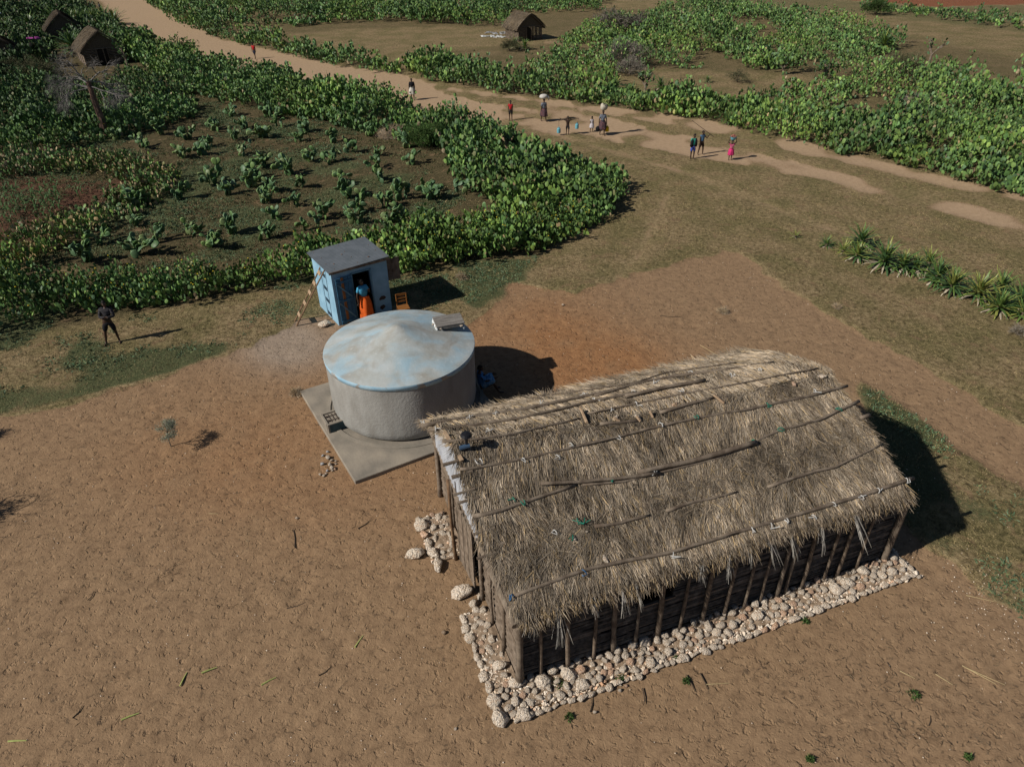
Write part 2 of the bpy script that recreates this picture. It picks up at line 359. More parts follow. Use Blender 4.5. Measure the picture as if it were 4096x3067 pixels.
    scol = N.new('ShaderNodeRGB'); scol.outputs[0].default_value = (.085, .062, .042, 1)
    col = mix(math_('MULTIPLY', math_('MULTIPLY', specks, .8), math_('SUBTRACT', 1.0, A[2], True)), col, scol.outputs[0])
    pl = ramp(n_tuft, [(.3, (.17, .07, .038)), (.7, (.30, .13, .07))]); col = mix(B[2], col, pl)
    mz = ramp(n_mid, [(.3, (.075, .038, .024)), (.7, (.16, .085, .055))]); col = mix(Cc[2], col, mz)
    L.new(col, b.inputs['Base Color'])
    # relief: trodden sand, hoof and foot prints
    vor = N.new('ShaderNodeTexVoronoi'); vor.feature = 'F1'; vor.inputs['Scale'].default_value = 2.6
    dn = N.new('ShaderNodeVectorMath'); dn.operation = 'ADD'; ncol = N.new('ShaderNodeTexNoise'); ncol.inputs['Scale'].default_value = 2.2; ncol.inputs['Detail'].default_value = 2; L.new(tc, ncol.inputs['Vector'])
    L.new(tc, dn.inputs[0]); L.new(ncol.outputs['Color'], dn.inputs[1]); L.new(dn.outputs[0], vor.inputs['Vector'])
    pits = math_('MINIMUM', vor.outputs['Distance'], .22)
    soft_ = math_('SUBTRACT', 1.0, math_('MULTIPLY', A[2], .6))
    dn2 = math_('MAXIMUM', math_('SUBTRACT', noise(6.5, 3, .3, .55), .56), 0.0)
    h = math_('ADD', math_('MULTIPLY', pits, .09), math_('SUBTRACT', math_('MULTIPLY', n_mid, .11), math_('MULTIPLY', dn2, .85)))
    h = math_('ADD', math_('MULTIPLY', h, soft_), math_('MULTIPLY', math_('ADD', n_tuft, math_('MULTIPLY', n_g, A[0])), math_('ADD', math_('MULTIPLY', A[0], .34), .11)))
    bp = N.new('ShaderNodeBump'); bp.inputs['Strength'].default_value = 1.0; bp.inputs['Distance'].default_value = .17; L.new(h, bp.inputs['Height']); L.new(bp.outputs[0], b.inputs['Normal'])
build_ground_mat(gm)

# ------------------------------------------------------------------ the long thatched hut
U0 = Vector((0.03, 8.39, 0)); ANG = R(19.3)
Ud = Vector((math.cos(ANG), math.sin(ANG), 0)); Vd = Vector((-math.sin(ANG), math.cos(ANG), 0)); HL, HW = 9.0, 5.75
def hw(u, v, z=0.0): return U0 + Ud * u + Vd * v + Vector((0, 0, z))     # hut coordinates -> world
def huv(p): q = Vector(p) - U0; return q.dot(Ud), q.dot(Vd)
def roofz(u, v):
    zr = 3.42 + .48 * math.exp(-max(u, -.3) / 2.2) + .03 * math.sin(u * 1.3)
    if v <= 2.9:
        t = (v + .35) / 3.25; z = 1.98 + (zr - 1.98) * t + .07 * math.sin(math.pi * max(0, min(1, t)))
    else:
        t = (v - 2.9) / 3.25; z = zr + (2.2 - zr) * t + .18 * math.sin(math.pi * min(1, t))
    return z + .05 * (mnoise.noise(Vector((u * .7, v * .9, 3.1)))) + .025 * mnoise.noise(Vector((u * 2.4, v * 2.4, 7.7)))
def roof_hit(px, py, lift=0.0):
    d = Vector(ray(px, py)); o = Vector((0, 0, CAM_H)); t = 5.0
    while t < 40:
        p = o + d * t; u, v = huv(p)
        if p.z < roofz(u, max(-.6, min(6.3, v))) + lift: break
        t += .02
    return Vector(p)
def at_v(px, py, vv):
    d = Vector(ray(px, py)); o = Vector((0, 0, CAM_H)); t = (vv - (o - U0).dot(Vd)) / d.dot(Vd); return o + d * t
hut = thing('thatched_hut', 'long thatched stick-walled hut on a bed of white stones in the foreground', 'hut', U0, 0)
HI = Matrix.Translation(-U0)
def hobj(mb, name, m, **k):
    mb.v = [tuple(Vector(v) - U0) for v in mb.v]; return mb.obj(name, m, hut, **k)
# walls: sticks laid along the wall, lashed between posts
WIN = (2.55, 3.35, 1.12, 1.62)
def stick_row(a, b, z, r, m, name, n=5):
    pts = [a.lerp(b, t) + Vector((0, 0, z + random.uniform(-.012, .012))) for t in np.linspace(0, 1, n)]
    rr = [r * random.uniform(.8, 1.15) for _ in pts]; rr[0] *= .8; rr[-1] *= .7
    mb = MB().tube(pts, rr, 5, .12); return hobj(mb, name, m)
def wall_sticks(P, total, holes, z1, mats, rows, off, name='wall_stick', seg=(1.7, 3.0)):
    """P(s) gives a point along the wall; rows of sticks with staggered joints"""
    for i in range(rows):
        z = .10 + i * (z1 - .1) / (rows - 1); s = -random.uniform(0, 1.2)
        while s < total:
            e = s + random.uniform(*seg); a, b = max(s, -.04), min(e, total + .04)
            for (h0, h1, hz0, hz1) in holes:
                if hz0 < z < hz1:
                    if a >= h0 and b <= h1: a = b = 0
                    elif a < h0 < b and b <= h1: b = h0
                    elif h0 <= a < h1 < b: a = h1
                    elif a < h0 and b > h1:
                        stick_row(P(h1, off), P(b, off), z, .026, random.choice(mats), name); b = h0
            if b - a > .15:
                tilt = random.uniform(-.03, .03)
                A_, B_ = P(a, off + random.uniform(-.012, .012)), P(b, off + random.uniform(-.012, .012)); A_.z += tilt; B_.z -= tilt
                stick_row(A_, B_, z, random.uniform(.024, .038), random.choice(mats), name)
            s = e - .05
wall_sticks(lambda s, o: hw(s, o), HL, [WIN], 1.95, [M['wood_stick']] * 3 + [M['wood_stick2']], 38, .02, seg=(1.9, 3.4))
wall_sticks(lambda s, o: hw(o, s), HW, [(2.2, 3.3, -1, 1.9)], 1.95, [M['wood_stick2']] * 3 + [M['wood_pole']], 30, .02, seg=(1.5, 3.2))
mb = MB()     # the two walls turned away and added inner sheets that block light
def slab(a, b, th, z0, z1):
    d = (b - a).normalized(); q = Matrix.Rotation(math.atan2(d.y, d.x), 3, 'Z'); c = (a + b) / 2
    mb.box((c.x, c.y, (z0 + z1) / 2), ((b - a).length, th, z1 - z0), q)
slab(hw(.1, HW - .03), hw(HL - .1, HW - .03), .06, 0, 2.0)
slab(hw(HL - .03, .05), hw(HL - .03, HW - .05), .06, 0, 2.0)
hobj(mb, 'back_wall', M['wood_stick2'])
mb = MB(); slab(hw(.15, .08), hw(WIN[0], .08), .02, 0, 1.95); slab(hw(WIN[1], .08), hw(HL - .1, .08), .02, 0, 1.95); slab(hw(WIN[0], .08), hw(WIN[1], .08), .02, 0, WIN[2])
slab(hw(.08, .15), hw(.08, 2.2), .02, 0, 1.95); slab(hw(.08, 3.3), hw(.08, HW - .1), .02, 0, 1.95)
hobj(mb, 'light_block_lining', M['dark'])  # dark sheets added behind the sticks so no light leaks through
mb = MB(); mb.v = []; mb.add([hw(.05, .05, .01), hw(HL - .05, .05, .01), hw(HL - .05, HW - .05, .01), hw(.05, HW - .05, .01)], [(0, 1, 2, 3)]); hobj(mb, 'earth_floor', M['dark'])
# posts
def post(u, v, r, h, lean=(0, 0), m='wood_pole', knob=True):
    k = 7; dx = random.uniform(-.04, .04); pts = []; rad = []
    for i in range(k):
        t = i / (k - 1); wv = math.sin(t * math.pi * random.uniform(.9, 1.1)) * dx
        pts.append(hw(u + lean[0] * t + wv, v + lean[1] * t, -.05 + (h + .05) * t)); rad.append(r * (1.12 - .25 * t) * random.uniform(.9, 1.1))
    return hobj(MB().tube(pts, rad, 8, .10), 'post', M[m], smooth=True)
fronts = [(2150, 2683, .035), (2262, 2650, .042), (2362, 2618, .036), (2445, 2596, .05), (2528, 2566, .032), (2617, 2532, .052), (2703, 2508, .036), (2795, 2482, .05), (2878, 2443, .042), (2958, 2418, .038), (3031, 2404, .032), (3095, 2379, .045), (3122, 2362, .04), (3190, 2345, .045), (3267, 2305, .035), (3322, 2290, .042), (3398, 2262, .034)]
post(-.02, -.06, .075, 2.05, m='wood_grey'); post(HL + .02, -.06, .075, 2.02, (.05, 0), m='wood_grey')
for px, py, r in fronts:
    u, v = huv(G(px, py)); post(u, -.075, r, 2.0 if r < .05 else 2.05, (random.uniform(-.06, .06), .02), random.choice(['wood_pole', 'wood_grey', 'wood_pole']))
for v, r in [(.75, .04), (1.45, .03), (2.17, .04), (3.62, .035), (4.5, .035), (5.75, .06)]:
    post(-.055, v, r, 2.0, (0, random.uniform(-.06, .06)), random.choice(['wood_pole', 'wood_grey', 'wood_stick2']))
post(-.28, 3.5, .04, 2.45, (-.02, .05), 'ladder')          # crooked prop by the door
# stick ends poking out past the back corner
for i in range(14):
    z = .35 + i * .11; a = hw(.03, HW + .0, z); b = hw(-.02 + random.uniform(-.06, .02), HW + random.uniform(.14, .3), z + random.uniform(-.05, .03)); hobj(MB().tube([a, b], [.028, .018], 5, .1), 'stick_end', M['wood_stick2'])
# wall-top beams
hobj(MB().tube([hw(-.1, t, 1.97 + .03 * math.sin(t * 3)) for t in np.linspace(-.15, 6.0, 9)], [.07, .075, .07, .06, .06, .065, .06, .055, .05], 8, .05), 'beam', M['wood_grey'])
hobj(MB().tube([hw(t, -.02, 1.93 + .02 * math.sin(t * 2)) for t in np.linspace(-.1, 9.2, 9)], .05, 7, .05), 'beam', M['wood_grey'])
# window opening edges and the leaf of a hurdle door standing ajar
hobj(MB().box(hw((WIN[0] + WIN[1]) / 2, .0, WIN[2] - .01), (WIN[1] - WIN[0] + .1, .05, .04), Matrix.Rotation(ANG, 3, 'Z')), 'window_sill', M['wood_grey'])
hd = hobj(MB().tube([hw(-.20, 3.32, .12), hw(-.21, 3.31, 1.85)], .03, 6, .1), 'door', M['wood_grey'])
setp(hd, label='hurdle door of split grey boards standing ajar')
for i in range(9):
    t0 = i / 9; t1 = (i + .96) / 9; h = hw(-.20, 3.30); e = hw(-.13, 2.44)
    a, b = h.lerp(e, t0), h.lerp(e, t1); c = (a + b) / 2
    mb = MB().box((c.x, c.y, .12 + .88 * 1), ((b - a).length, .022 + .008 * (i % 3), 1.78 - .03 * (i % 2)), Matrix.Rotation(math.atan2(b.y - a.y, b.x - a.x), 3, 'Z'))
    mb.v = [tuple(Vector(v) - U0) for v in mb.v]; mb.obj('board', M['wood_stick2'] if i % 3 else M['wood_grey'], hd)
# gable: corrugated sheet under the rake
M['tin'] = mat('zinc_sheet', (.62, .68, .76), (.45, .50, .57), 3, .35, .1, 20, metal=.35, spec=.5)
vs = []; fs = []; cols = 44
for i in range(cols + 1):
    v = 2.0 + 3.3 * i / cols; x = -.14 + .016 * math.cos(i * math.pi / 1.0)
    vs += [hw(x, v, 2.05), hw(x, v, max(2.1, roofz(-.1, v) - .10))]
for i in range(cols): fs.append((2 * i, 2 * i + 2, 2 * i + 3, 2 * i + 1))
mb = MB().add(vs, fs); o = hobj(mb, 'gable_sheet', M['tin']); md = o.modifiers.new('t', 'SOLIDIFY'); md.thickness = .002
mb = MB()
for i in range(20):
    v = .05 + i * .105; z1 = roofz(0, v) - .12
    if z1 > 2.05: mb.tube([hw(-.06, v, 1.98), hw(-.05, v + .03, z1)], .03, 5, .1)
for i in range(26):
    v = .1 + i * .215; z1 = roofz(HL, min(v, 5.7)) - .12
    if z1 > 2.05: mb.tube([hw(HL, v, 1.98), hw(HL, v + .03, z1)], .09, 5, .1)
setp(hobj(mb, 'gable_sticks', M['wood_stick2']), kind='stuff')
# board ends and the rake plank on the left gable
for (x0, y0), (x1, y1), r in [((1777, 1850), (1826, 1843), .035), ((1817, 1892), (1862, 1892), .04), ((1838, 1972), (1870, 1962), .03), ((1868, 2003), (1885, 1995), .03), ((1903, 2140), (1950, 2118), .035), ((1905, 2152), (1955, 2140), .03), ((1922, 2204), (1985, 2178), .035), ((1935, 2222), (1965, 2215), .03)]:
    a, b = roof_hit(x0, y0, .02), roof_hit(x1, y1, .02); a = hw(*huv(b), b.z) - Ud * .28 + Vector((0, 0, -.02)); hobj(MB().tube([a, b + Ud * .15], [r, r * .85], 6, .15), 'rafter_end', M['wood_grey'])
a, b = roof_hit(1778, 1727, .10), roof_hit(1848, 1842, .10); a2 = b - a
hobj(MB().box((a + b) / 2, (a2.length, .075, .03), a2.to_track_quat('X', 'Z').to_matrix()), 'rake_board', M['board'])

# thatch body and straw
VS = np.linspace(-.10, 6.1, 44); vs = []; fs = []
def lft(v): return -.02 if v < .4 else (-.26 if v > 1.2 else -.02 - .3 * (v - .4))
for j, v in enumerate(VS):
    for i in range(60):
        u = lft(v) + (9.0 - lft(v)) * i / 59 + (.05 * math.sin(v * 9) if i in (0, 59) else 0); vs.append(hw(u, v, roofz(u, v) - .02))
n = len(vs)
for j, v in enumerate(VS):
    for i in range(60):
        u = lft(v) + .05 + (8.9 - lft(v)) * i / 59; vs.append(hw(u, v, roofz(u, v) - .17))
for j in range(43):
    for i in range(59):
        a = j * 60 + i; fs += [(a, a + 1, a + 61, a + 60), (n + a, n + a + 60, n + a + 61, n + a + 1)]
for i in range(59): fs += [(i + 1, i, n + i, n + i + 1), (43 * 60 + i, 43 * 60 + i + 1, n + 43 * 60 + i + 1, n + 43 * 60 + i)]
for j in range(43): fs += [(j * 60, (j + 1) * 60, n + (j + 1) * 60, n + j * 60), ((j + 1) * 60 + 59, j * 60 + 59, n + j * 60 + 59, n + (j + 1) * 60 + 59)]
M['thatch_body'] = mat('packed_thatch', (.15, .115, .08), (.05, .038, .028), 14, .95, .9, 45)
hobj(MB().add(vs, fs), 'thatch_layer', M['thatch_body'])

def ribbons(P, D, N, Ln, W, col, name, m, parent=None, bend=None, org=None):
    """straws: narrow folded blades from P along D, N their upward normal; col per straw"""
    k = len(P); S = np.cross(D, N); S /= np.linalg.norm(S, axis=1)[:, None] + 1e-9; W = W[:, None]; Ln = Ln[:, None]
    bd = np.zeros((k, 3)) if bend is None else bend
    mid = P + D * Ln * .5 + bd * .3; tip = P + D * Ln + bd
    V = np.empty((k, 8, 3)); h = N * W * .45
    V[:, 0] = P - S * W / 2; V[:, 1] = P + h; V[:, 2] = P + S * W / 2
    V[:, 3] = mid - S * W / 2; V[:, 4] = mid + h; V[:, 5] = mid + S * W / 2; V[:, 6] = tip + S * W * .12; V[:, 7] = tip - S * W * .12
    if org is not None: V = V - np.array(org)
    T = np.array([[0, 1, 4, 3], [1, 2, 5, 4], [3, 4, 6, 7], [4, 5, 6, 6]]); T = T[:3]
    F = (np.arange(k)[:, None, None] * 8 + T).reshape(-1, 4)
    return link(name, np_mesh(name, V.reshape(-1, 3), F, m, np.repeat(col, 8, 0)), parent)
PAL = np.array([(.44, .35, .25), (.36, .30, .23), (.30, .25, .19), (.17, .125, .085), (.46, .34, .19), (.55, .47, .36), (.25, .20, .15)])
def roofzv(u, v):
    return np.array([roofz(a, b) for a, b in zip(u, v)])
def straw_field(n, u0, u1, v0, v1, back=False, messy=None, pal=(.27, .27, .16, .08, .10, .05, .07), lift=.02, seed=1, name='thatch_straw'):
    g = np.random.default_rng(seed)
    u = g.uniform(u0, u1, n); v = g.uniform(v0, v1, n)
    lf = np.array([lft(x) for x in v]); u = np.maximum(u, lf + g.uniform(0, .06, n))
    sgn = 1.0 if back else -1.0
    an = g.normal(0, .16, n) + (fnoise(u, v, 1.1, seed + 3) - .5) * 1.5 - .02
    if messy is not None:
        mz = np.clip(messy(u, v), 0, 1); an += g.normal(0, 1, n) * mz * .9
    Ln = g.uniform(.20, .52, n)
    if not back: Ln = np.minimum(Ln, np.maximum(.10, v + .16 + g.uniform(-.06, .10, n)))
    du = np.sin(an); dv = sgn * np.cos(an)
    z0 = roofzv(u, v) + lift * g.uniform(-.5, 1.2, n); u2 = u + du * Ln; v2 = v + dv * Ln
    z1 = roofzv(u2, np.clip(v2, -.6, 6.4)) + lift * g.uniform(.1, 2.2, n)
    ud, vd = np.array(Ud), np.array(Vd); o = np.array(U0)
    P = o + u[:, None] * ud + v[:, None] * vd; P[:, 2] = z0
    Q = o + u2[:, None] * ud + v2[:, None] * vd; Q[:, 2] = z1
    D = Q - P; ln = np.linalg.norm(D, axis=1); D /= ln[:, None]
    Nn = np.tile(np.array([0, 0, 1.0]), (n, 1)) + g.normal(0, .35, (n, 3)); Nn -= D * (Nn * D).sum(1)[:, None]; Nn /= np.linalg.norm(Nn, axis=1)[:, None]
    pi = g.choice(len(PAL), n, p=pal); tone = np.clip(.30 + .75 * fnoise(u, v, 1.6, seed + 9) + .95 * (vnoise(u * 4.5, v * 1.6, 2.2, seed + 19) - .3), .18, 1.5)
    if messy is not None: tone *= 1 - .35 * mz
    col = PAL[pi] * tone[:, None] * g.uniform(.75, 1.15, (n, 1))
    return ribbons(P, D, Nn, ln, g.uniform(.008, .021, n), col, name, M['straw'], hut, org=U0)
def bump2(u, v, cu, cv, ru, rv): return np.exp(-((u - cu) / ru) ** 2 - ((v - cv) / rv) ** 2)
def messy(u, v): return bump2(u, v, 1.2, .9, 1.2, .45) + bump2(u, v, 6.3, 1.2, 1.8, .5) + bump2(u, v, 4.2, 1.0, .8, .3) + bump2(u, v, 3.2, 2.95, 3.4, .22) + bump2(u, v, 8.0, 2.8, 1.2, .3) + .7 * bump2(u, v, 8.3, 1.3, .8, .5) + .12
s = straw_field(36000, -.3, 9.0, .0, 3.0, messy=messy, seed=11); s['kind'] = 'stuff'
s = straw_field(15000, -.34, 9.2, 2.8, 6.15, back=True, messy=lambda u, v: .12 + 0 * u, seed=12, name='back_thatch_straw'); s['kind'] = 'stuff'
# ragged fringe along the eaves and the rakes
def fringe(n, pos, dirs, ln, wid, pal, name, seed, droop=.10, clump=1.6):
    g = np.random.default_rng(seed); s_ = g.uniform(0, 1, n); P = pos(s_, g); D = dirs(s_, g, n)
    D /= np.linalg.norm(D, axis=1)[:, None]
    L_ = g.uniform(*ln, n) * (.55 + .9 * vnoise(s_ * 100, s_ * 0, .45 * clump, seed))
    N_ = np.cross(D, g.normal(0, 1, (n, 3))); N_ /= np.linalg.norm(N_, axis=1)[:, None]
    col = PAL[g.choice(len(PAL), n, p=pal)] * g.uniform(.6, 1.1, (n, 1)); bend = np.zeros((n, 3)); bend[:, 2] = -droop * L_
    o = ribbons(P, D, N_, L_, g.uniform(*wid, n), col, name, M['straw'], hut, bend, org=U0); o['kind'] = 'stuff'; return o
o_, ud_, vd_ = np.array(U0), np.array(Ud), np.array(Vd)
def eave_pos(s_, g):
    u = -.05 + 9.08 * s_; v = g.uniform(-.10, .22, len(s_)) - .10 * np.clip(1 - u / 7, 0, 1); P = o_ + u[:, None] * ud_ + v[:, None] * vd_; P[:, 2] = roofzv(u, v) - g.uniform(-.02, .14, len(s_)); return P
def eave_dir(s_, g, n):
    return -vd_ * g.uniform(.25, .9, (n, 1)) + np.array([0, 0, -1]) * g.uniform(.4, 1.0, (n, 1)) + ud_ * (g.normal(0, .28, (n, 1)) + (vnoise(s_ * 100, s_ * 0, .35, 4)[:, None] - .4) * .7)
fringe(8000, eave_pos, eave_dir, (.07, .27), (.009, .017), (.2, .2, .12, .08, .27, .08, .05), 'eave_fringe', 21)
def rake_pos_l(s_, g):
    v = 6.1 * s_; u = np.array([lft(x) for x in v]) + g.uniform(-.02, .12, len(v)); P = o_ + u[:, None] * ud_ + v[:, None] * vd_; P[:, 2] = roofzv(u, v) - g.uniform(-.02, .15, len(v)); return P
def rake_pos_r(s_, g):
    v = -.05 + 6.1 * s_; u = 9.02 + g.uniform(-.12, .04, len(v)); P = o_ + u[:, None] * ud_ + v[:, None] * vd_; P[:, 2] = roofzv(u, v) - g.uniform(-.02, .15, len(v)); return P
fringe(2200, rake_pos_l, lambda s_, g, n: -ud_ * g.uniform(.1, .7, (n, 1)) + vd_ * (np.sign(s_ - .48)[:, None] * g.uniform(.3, 1, (n, 1))) + np.array([0, 0, -1]) * g.uniform(.2, .7, (n, 1)), (.1, .3), (.008, .014), (.25, .2, .15, .1, .2, .05, .05), 'rake_fringe', 22)
fringe(2600, rake_pos_r, lambda s_, g, n: ud_ * g.uniform(.0, .45, (n, 1)) + vd_ * (np.sign(s_ - .5)[:, None] * g.uniform(.3, 1, (n, 1))) + np.array([0, 0, -1]) * g.uniform(.1, .6, (n, 1)), (.1, .3), (.008, .014), (.3, .2, .12, .1, .18, .05, .05), 'rake_fringe', 23)
# grey palm fronds hanging from the eave
def frond(p, dirv, L_, n, spread_, name='dry_frond'):
    g = np.random.default_rng(int(p[0] * 1000) & 0xffff); d = np.array(dirv, float); d /= np.linalg.norm(d); a = np.cross(d, [0, 0, 1.]); a /= np.linalg.norm(a); b = np.cross(d, a)
    D = d + a * g.normal(0, spread_, (n, 1)) + b * g.normal(0, spread_ * .4, (n, 1)); D /= np.linalg.norm(D, axis=1)[:, None]
    P = np.tile(np.array(p, float), (n, 1)) + g.normal(0, .02, (n, 3)); N_ = np.cross(D, g.normal(0, 1, (n, 3))); N_ /= np.linalg.norm(N_, axis=1)[:, None]
    Ls = L_ * g.uniform(.5, 1.05, n); bd = np.zeros((n, 3)); bd[:, 2] = -.18 * Ls
    return ribbons(P, D, N_, Ls, g.uniform(.014, .026, n), np.array([(.42, .40, .36)]) * g.uniform(.5, 1.1, (n, 1)), name, M['straw'], hut, bd, org=U0)
for u, L_, sl in [(.25, .55, -.2), (.75, .75, .05), (1.45, .4, .2), (2.05, .65, .1), (2.35, .5, .5), (3.75, .45, .2), (4.4, .5, .1), (5.35, .6, .5), (5.9, .55, .4), (6.65, .6, .1), (7.5, .85, .8), (4.9, .4, .1)]:
    frond(hw(u, -.14, roofz(u, -.1) - .06), np.array(-Vd) * .35 + np.array(Ud) * sl * .5 + np.array([0, 0, -.9]), L_, 16, .16)
# poles tied down over the thatch
def roof_pole(pts, r, m='wood_grey', lift=.04, jig=.006):
    P = [roof_hit(x, y, lift) for x, y in pts]; Q = []
    for a, b in zip(P[:-1], P[1:]):
        k = max(2, int((b - a).length / .25))
        Q += [a.lerp(b, i / k) + Vector((random.uniform(-jig, jig),) * 2 + (random.uniform(-jig, jig),)) for i in range(k)]
    Q.append(P[-1]); n_ = len(Q)
    if hasattr(r, '__len__'): rr = [r[0] + (r[1] - r[0]) * i / (n_ - 1) for i in range(n_)]
    else: rr = [r] * n_
    return hobj(MB().tube(Q, rr, 8, .10), 'roof_pole', M[m], smooth=True)
roof_pole([(2050, 2384), (2160, 2343), (2300, 2292), (2368, 2272), (2520, 2238), (2671, 2211), (2830, 2165), (2945, 2131)], (.040, .034))
roof_pole([(2870, 2150), (3000, 2113), (3180, 2060), (3347, 2010), (3495, 1965), (3654, 1911)], (.034, .045))
roof_pole([(1893, 2064), (2000, 2042), (2149, 1990), (2300, 1940)], (.045, .032))
roof_pole([(2163, 1933), (2330, 1926), (2480, 1912), (2640, 1892)], (.034, .038), lift=.08)
roof_pole([(2553, 1889), (2650, 1868), (2760, 1845), (2890, 1810), (3024, 1768)], (.05, .06), lift=.09)
roof_pole([(2330, 1940), (2500, 1925), (2700, 1875), (2850, 1838), (2990, 1790)], .025)
roof_pole([(3010, 1770), (3114, 1722), (3198, 1700), (3280, 1678), (3360, 1640), (3436, 1604)], (.028, .038))
roof_pole([(3440, 1672), (3478, 1659)], .05)
roof_pole([(1840, 1876), (1900, 1873), (1945, 1863), (2100, 1833), (2298, 1788), (2621, 1709)], (.034, .028))
roof_pole([(2560, 1722), (2776, 1674), (3000, 1636), (3094, 1614), (3240, 1583), (3390, 1543)], (.03, .034))
roof_pole([(2378, 2104), (2457, 2096), (2520, 2080), (2600, 2060)], (.038, .025)); roof_pole([(2664, 2044), (2760, 2010), (2850, 1992), (2950, 1967)], (.038, .02))
roof_pole([(3070, 1948), (3160, 1915), (3257, 1886), (3340, 1868), (3426, 1826), (3528, 1777)], (.036, .025))
roof_pole([(1684, 1704), (1845, 1674), (2100, 1636), (2447, 1562)], (.05, .042)); roof_pole([(2380, 1582), (2600, 1522), (2746, 1498), (2900, 1478), (3094, 1448)], (.045, .03))
roof_pole([(1711, 1722), (1900, 1700), (2100, 1668), (2348, 1609), (2547, 1569)], (.035, .04)); roof_pole([(2500, 1585), (2680, 1545), (2822, 1520)], (.045, .042), lift=.08)
roof_pole([(2348, 1654), (2540, 1615), (2700, 1580), (2900, 1545), (3100, 1505), (3273, 1473)], (.025, .022)); roof_pole([(2100, 1600), (2300, 1565), (2540, 1530), (2671, 1487), (2945, 1450)], .018)
roof_pole([(1770, 1765), (1900, 1757), (2050, 1735), (2180, 1705), (2320, 1675)], (.03, .025)); roof_pole([(2400, 1695), (2480, 1690), (2560, 1683)], .035); roof_pole([(2640, 1650), (2740, 1620), (2860, 1590)], (.04, .03))
for x0, y0, x1, y1 in [(2322, 1632, 2347, 1690), (2455, 1670, 2478, 1685), (2545, 1662, 2560, 1685), (2600, 1645, 2612, 1668), (2855, 1580, 2895, 1612), (2695, 1615, 2712, 1628)]:
    a, b = roof_hit(x0, y0, .12), roof_hit(x1, y1, .04); hobj(MB().tube([a, b], [.03, .035], 6, .12), 'ridge_peg', M['board'])
# rope ties
for nm, c in (('tie_white', (.62, .62, .60)), ('tie_green', (.02, .20, .14)), ('tie_blue', (.06, .16, .32))): cloth(nm, c)
for x, y, c in [(1700, 1690, 'w'), (1745, 1714, 'w'), (1880, 1668, 'w'), (1990, 1652, 'w'), (1950, 1722, 'w'), (1920, 1845, 'w'), (2090, 1842, 'w'), (2225, 1830, 'w'), (2050, 2000, 'g'), (2098, 2010, 'g'), (2165, 1607, 'w'), (2335, 1578, 'w'), (2380, 1600, 'w'), (2530, 1570, 'w'), (2620, 1528, 'w'), (2450, 1638, 'w'), (2545, 1615, 'w'), (2760, 1492, 'w'), (2730, 1563, 'w'), (2925, 1500, 'w'), (3040, 1480, 'w'), (2278, 1782, 'w'), (2475, 1752, 'w'), (2638, 1700, 'w'), (2790, 1669, 'g'), (3070, 1620, 'g'), (3260, 1565, 'w'), (2450, 1918, 'g'), (2610, 1890, 'w'), (2780, 1843, 'g'), (3010, 1768, 'g'), (3118, 1720, 'g'), (3350, 1640, 'g'), (2310, 2083, 'g'), (2345, 2080, 'g'), (2297, 2148, 'g'), (2215, 2130, 'w'), (3330, 2018, 'w'), (3250, 2070, 'w'), (3150, 2082, 'w'), (3445, 1990, 'w'), (3515, 1960, 'w'), (3630, 1920, 'w'), (3010, 2118, 'w'), (3090, 2100, 'w'), (2056, 2385, 'b'), (2325, 2290, 'b'), (2700, 2215, 'w')]:
    p = roof_hit(x, y, .05); q = Ud * random.uniform(-.03, .03)
    pts = [p + Vd * math.cos(a) * .055 + Vector((0, 0, .5)) * math.sin(a) * .11 + q * a for a in np.linspace(-.5, 3.6, 6)] + [p + Vector((random.uniform(-.12, .12), random.uniform(-.12, .05), .03)) for _ in range(2)]
    hobj(MB().tube(pts, .009, 4), 'rope_tie', M['tie_' + {'w': 'white', 'g': 'green', 'b': 'blue'}[c]])

# ------------------------------------------------------------------ stones
def stone_mesh(name, seed, m, sc_=(1, .8, .6), n=16, rough=.18, sub=0):
    g = random.Random(seed); bm = bmesh.new()
    for i in range(n):
        z = 1 - 2 * (i + .5) / n; q = i * 2.39996; r = math.sqrt(1 - z * z); k = 1 + g.uniform(-rough, rough)
        bm.verts.new((r * math.cos(q + g.uniform(-.3, .3)) * k * sc_[0], r * math.sin(q) * k * sc_[1], z * k * sc_[2]))
    ret = bmesh.ops.convex_hull(bm, input=bm.verts); bmesh.ops.delete(bm, geom=[e for e in ret['geom_interior'] if isinstance(e, bmesh.types.BMVert)], context='VERTS')
    if sub:
        bmesh.ops.subdivide_edges(bm, edges=bm.edges, cuts=sub, use_grid_fill=True)
        for v in bm.verts:
            v.co *= 1 + .13 * mnoise.noise(v.co * 2.6 + Vector((seed, 0, 0))) + .05 * mnoise.noise(v.co * 7 + Vector((0, seed, 0)))
    for f in bm.faces: f.smooth = True
    me = bpy.data.meshes.new(name); bm.to_mesh(me); bm.free(); me.materials.append(m); return me
SM = [stone_mesh('stone', 10 + i, [M['stone'], M['stone_white'], M['stone_white'], M['stone_white'], M['stone'], M['stone_white'], M['stone_pink']][i % 7], (1, random.uniform(.6, .95), random.uniform(.5, .8)), 13 + i % 5, .26, 2) for i in range(14)]
SL_ = [stone_mesh('long_stone', 40 + i, [M['stone'], M['stone_white'], M['stone_pink'], M['stone']][i % 4], (1, .52, .55), 16, .24, 2) for i in range(6)]
SB = [stone_mesh('boulder', 60 + i, [M['stone'], M['stone_white']][i % 2], (1, .86, .72), 40, .14, 2) for i in range(4)]
plinth = thing('stone_plinth', 'bed of loose white and pinkish limestone laid along the foot of the thatched hut', 'stone bed', U0, 0)
placed = []
